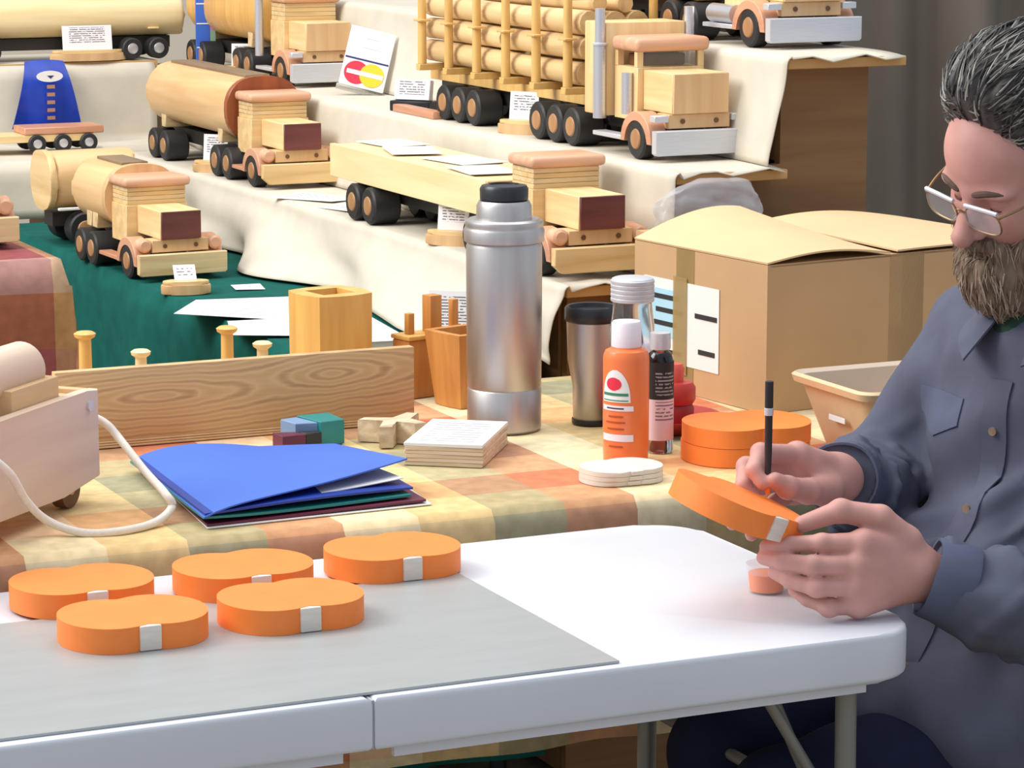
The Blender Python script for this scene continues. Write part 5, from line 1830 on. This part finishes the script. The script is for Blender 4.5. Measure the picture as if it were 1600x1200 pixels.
for s in (-1, 1):
    bf_.cone(hd(0.052, 0.046 * s, -0.085), hd(-0.002, 0.066 * s, -0.020), 0.027, 0.012, 0.02)
    bf_.cone(hd(0.096, 0.006 * s, -0.057), hd(0.076, 0.036 * s, -0.082), 0.0125, 0.010, 0.008)
bf_.ell(hd(0.099, 0, -0.080), (0.008, 0.016, 0.004), HFR, 0.004, 'sub')
bf_.ripple(strand_noise(0.0018, 260, 2.1))
beard_me = bf_.mesh()
child('beard', beard_me, 'beard')
down = lambda p: -HU * 0.9 + HF * 0.35 + HL * 0.25 * (1 if hloc(p)[1] > 0 else -1)
child('beard_hairs', strands(bf_, beard_me, 620, 0.026, down, 0.006, 0.0012, 8, lambda p: True, 4), 'beard')
child('grey_beard_hairs', strands(bf_, beard_me, 380, 0.024, down, 0.007, 0.0011, 9, lambda p: True, 4), mat('pale_beard_hair', (176, 160, 140), 0.7, var=0.2, scale=60))
for s in (-1, 1):
    pts = [hd(0.0935 - 0.014 * abs(t_) ** 2, s * (0.012 + 0.040 * t_), 0.016 + 0.006 * math.sin(t_ * 2.6)) for t_ in [i / 8 for i in range(9)]]
    child('eyebrow', tube([tuple(p) for p in pts], [0.003, 0.0042, 0.0046, 0.0046, 0.0044, 0.004, 0.0034, 0.0028, 0.0018], 8), 'brow')
    lash = [hd(0.0832 - 0.010 * (t_ - 0.5) ** 2 * 4, s * (0.018 + 0.026 * t_), -0.0085 - 0.002 * math.sin(t_ * PI)) for t_ in [i / 8 for i in range(9)]]
    child('eyelashes', tube([tuple(q_) for q_ in lash], [0.0006, 0.001, 0.0013, 0.0014, 0.0014, 0.0014, 0.0013, 0.001, 0.0006], 6), 'brow')
# nails
for H in (LH, RH):
    for n in ('thumb', 'index', 'middle'):
        p2, p3 = np.array(H[n][2]), np.array(H[n][3])
        d = (p3 - p2) / np.linalg.norm(p3 - p2)
        up = np.array([-0.2, -0.75, 0.6]) if n == 'thumb' else np.array([-0.6, -0.7, 0.1])
        up = up - d * up.dot(d)
        up /= np.linalg.norm(up)
        sd = np.cross(d, up)
        r = 0.0098 if n == 'thumb' else 0.0080
        bm = new()
        bmesh.ops.create_uvsphere(bm, u_segments=14, v_segments=8, radius=1.0)
        mt_ = Matrix(((d[0], sd[0], up[0], 0), (d[1], sd[1], up[1], 0), (d[2], sd[2], up[2], 0), (0, 0, 0, 1)))
        c = p3 - d * 0.001 + up * (r - 0.0022)
        bmesh.ops.transform(bm, matrix=Matrix.Translation(Vector(c)) @ mt_ @ Matrix.Diagonal((0.0062, 0.0050, 0.0022, 1)), verts=bm.verts)
        child('fingernail', bm, mat('nail', (224, 178, 168), 0.35))

# ---- glasses
gl = thing('eyeglasses', 'thin gold wire reading glasses low on the man\'s nose', 'glasses', tuple(hd(0.098, 0, -0.006)))
def gchild(name, bm, material):
    o = obj(name, bm, material, gl)
    o.location = -gl.location
    return o
GF = 0.1085
def gp(l, u, f=GF):
    return Vector(hd(f - 0.32 * l * l * 10 * 0.35, l, u))
for s in (-1, 1):
    loop = []
    for i in range(33):
        a = 2 * PI * i / 32
        c_, s_ = math.cos(a), math.sin(a)
        loop.append(gp(s * 0.0355 + 0.0275 * math.copysign(abs(c_) ** 0.7, c_), -0.008 + 0.0175 * math.copysign(abs(s_) ** 0.7, s_)))
    gchild('rim', tube(loop, 0.0013, 8), 'frame')
    bm = new()
    c = sum(loop[:-1], Vector()) / 32
    vs1 = [bm.verts.new(p) for p in loop[:-1]]
    off = Vector(HF) * 0.0016
    vs2 = [bm.verts.new(p + off) for p in loop[:-1]]
    bm.faces.new(vs1[::-1])
    bm.faces.new(vs2)
    for i in range(32):
        bm.faces.new((vs1[i], vs1[(i + 1) % 32], vs2[(i + 1) % 32], vs2[i]))
    gchild('lens', bm, 'lens')
    gchild('temple', tube(spline([gp(s * 0.0630, 0.004), Vector(hd(0.070, s * 0.074, 0.004)), Vector(hd(0.02, s * 0.079, 0.006)), Vector(hd(-0.02, s * 0.082, 0.008)), Vector(hd(-0.04, s * 0.082, -0.012))], 6), 0.0015, 8), 'frame')
for s in (-1, 1):
    gchild('glare_bar', tube([gp(s * (0.010 + 0.051 * i / 8), 0.0095 + 0.001 * math.sin(i / 8 * PI)) for i in range(9)], 0.0030, 8), 'alu')  # silver bar added to imitate the bright glare along the lens top edge
gchild('bridge', tube(spline([gp(-0.0085, -0.003), gp(0, 0.002, GF + 0.003), gp(0.0085, -0.003)], 6), 0.0014, 8), 'frame')

# ---- paintbrush and held pumpkin
br = thing('paintbrush', 'slim black paintbrush with silver band held upright in the man\'s hand', 'paintbrush', (1.755, 3.068, 0.870))
obj('handle', lathe([(0, 0.018), (0.0036, 0.018), (0.0046, 0.05), (0.0048, 0.098), (0.0052, 0.10), (0.0052, 0.138), (0, 0.139)], 18), 'plastic_black', br)
obj('band', lathe([(0.0050, 0.096), (0.0058, 0.0965), (0.0058, 0.105), (0.0050, 0.1055)], 18), 'alu', br)
obj('ferrule', lathe([(0, 0.006), (0.0034, 0.006), (0.0040, 0.010), (0.0040, 0.0185), (0, 0.0185)], 18), 'chrome', br)
obj('bristles', lathe([(0, -0.006), (0.0012, -0.004), (0.0034, 0.002), (0.0034, 0.007), (0, 0.007)], 18), 'orange', br)

CR = np.array([0.909, -0.418, 0.0]); CU = np.array([0.074, 0.161, 0.984]); CF = np.array([0.411, 0.894, -0.178])
stem_d = 0.64 * CR - 0.36 * CU - 0.68 * CF
stem_d /= np.linalg.norm(stem_d)
nn = 0.40 * CR + 0.88 * CU - 0.14 * CF
nn = nn - stem_d * nn.dot(stem_d)
nn /= np.linalg.norm(nn)
ly = -stem_d
lx = np.cross(ly, nn)
Rm = Matrix(((lx[0], ly[0], nn[0]), (lx[1], ly[1], nn[1]), (lx[2], ly[2], nn[2])))
pc_ = np.array([1.690, 3.025, 0.866]) - nn * 0.015
make_pumpkin('orange wooden pumpkin held up between the man\'s two hands', tuple(pc_), 0, 0.030, 'orange pumpkin cutouts', rot=Rm.to_quaternion())

# ---- seat under the man
sc_ = thing('folding_chair', 'dark folding chair the bearded man sits on', 'chair', (2.25, 3.13, 0))
obj('seat', box(-0.20, 0.22, -0.21, 0.21, 0.405, 0.430, 0.008), 'dark_leg', sc_)
obj('backrest', box(0.235, 0.255, -0.20, 0.20, 0.62, 0.82, 0.006), 'dark_leg', sc_)
for sy in (-1, 1):
    obj('leg', tube([(0.245, sy * 0.20, 0.82), (0.22, sy * 0.20, 0.43), (-0.19, sy * 0.20, 0.0)], 0.011, 10), 'dark_leg', sc_)
    obj('leg', tube([(-0.16, sy * 0.185, 0.405), (0.22, sy * 0.185, 0.0)], 0.011, 10), 'dark_leg', sc_)
#=====END=====
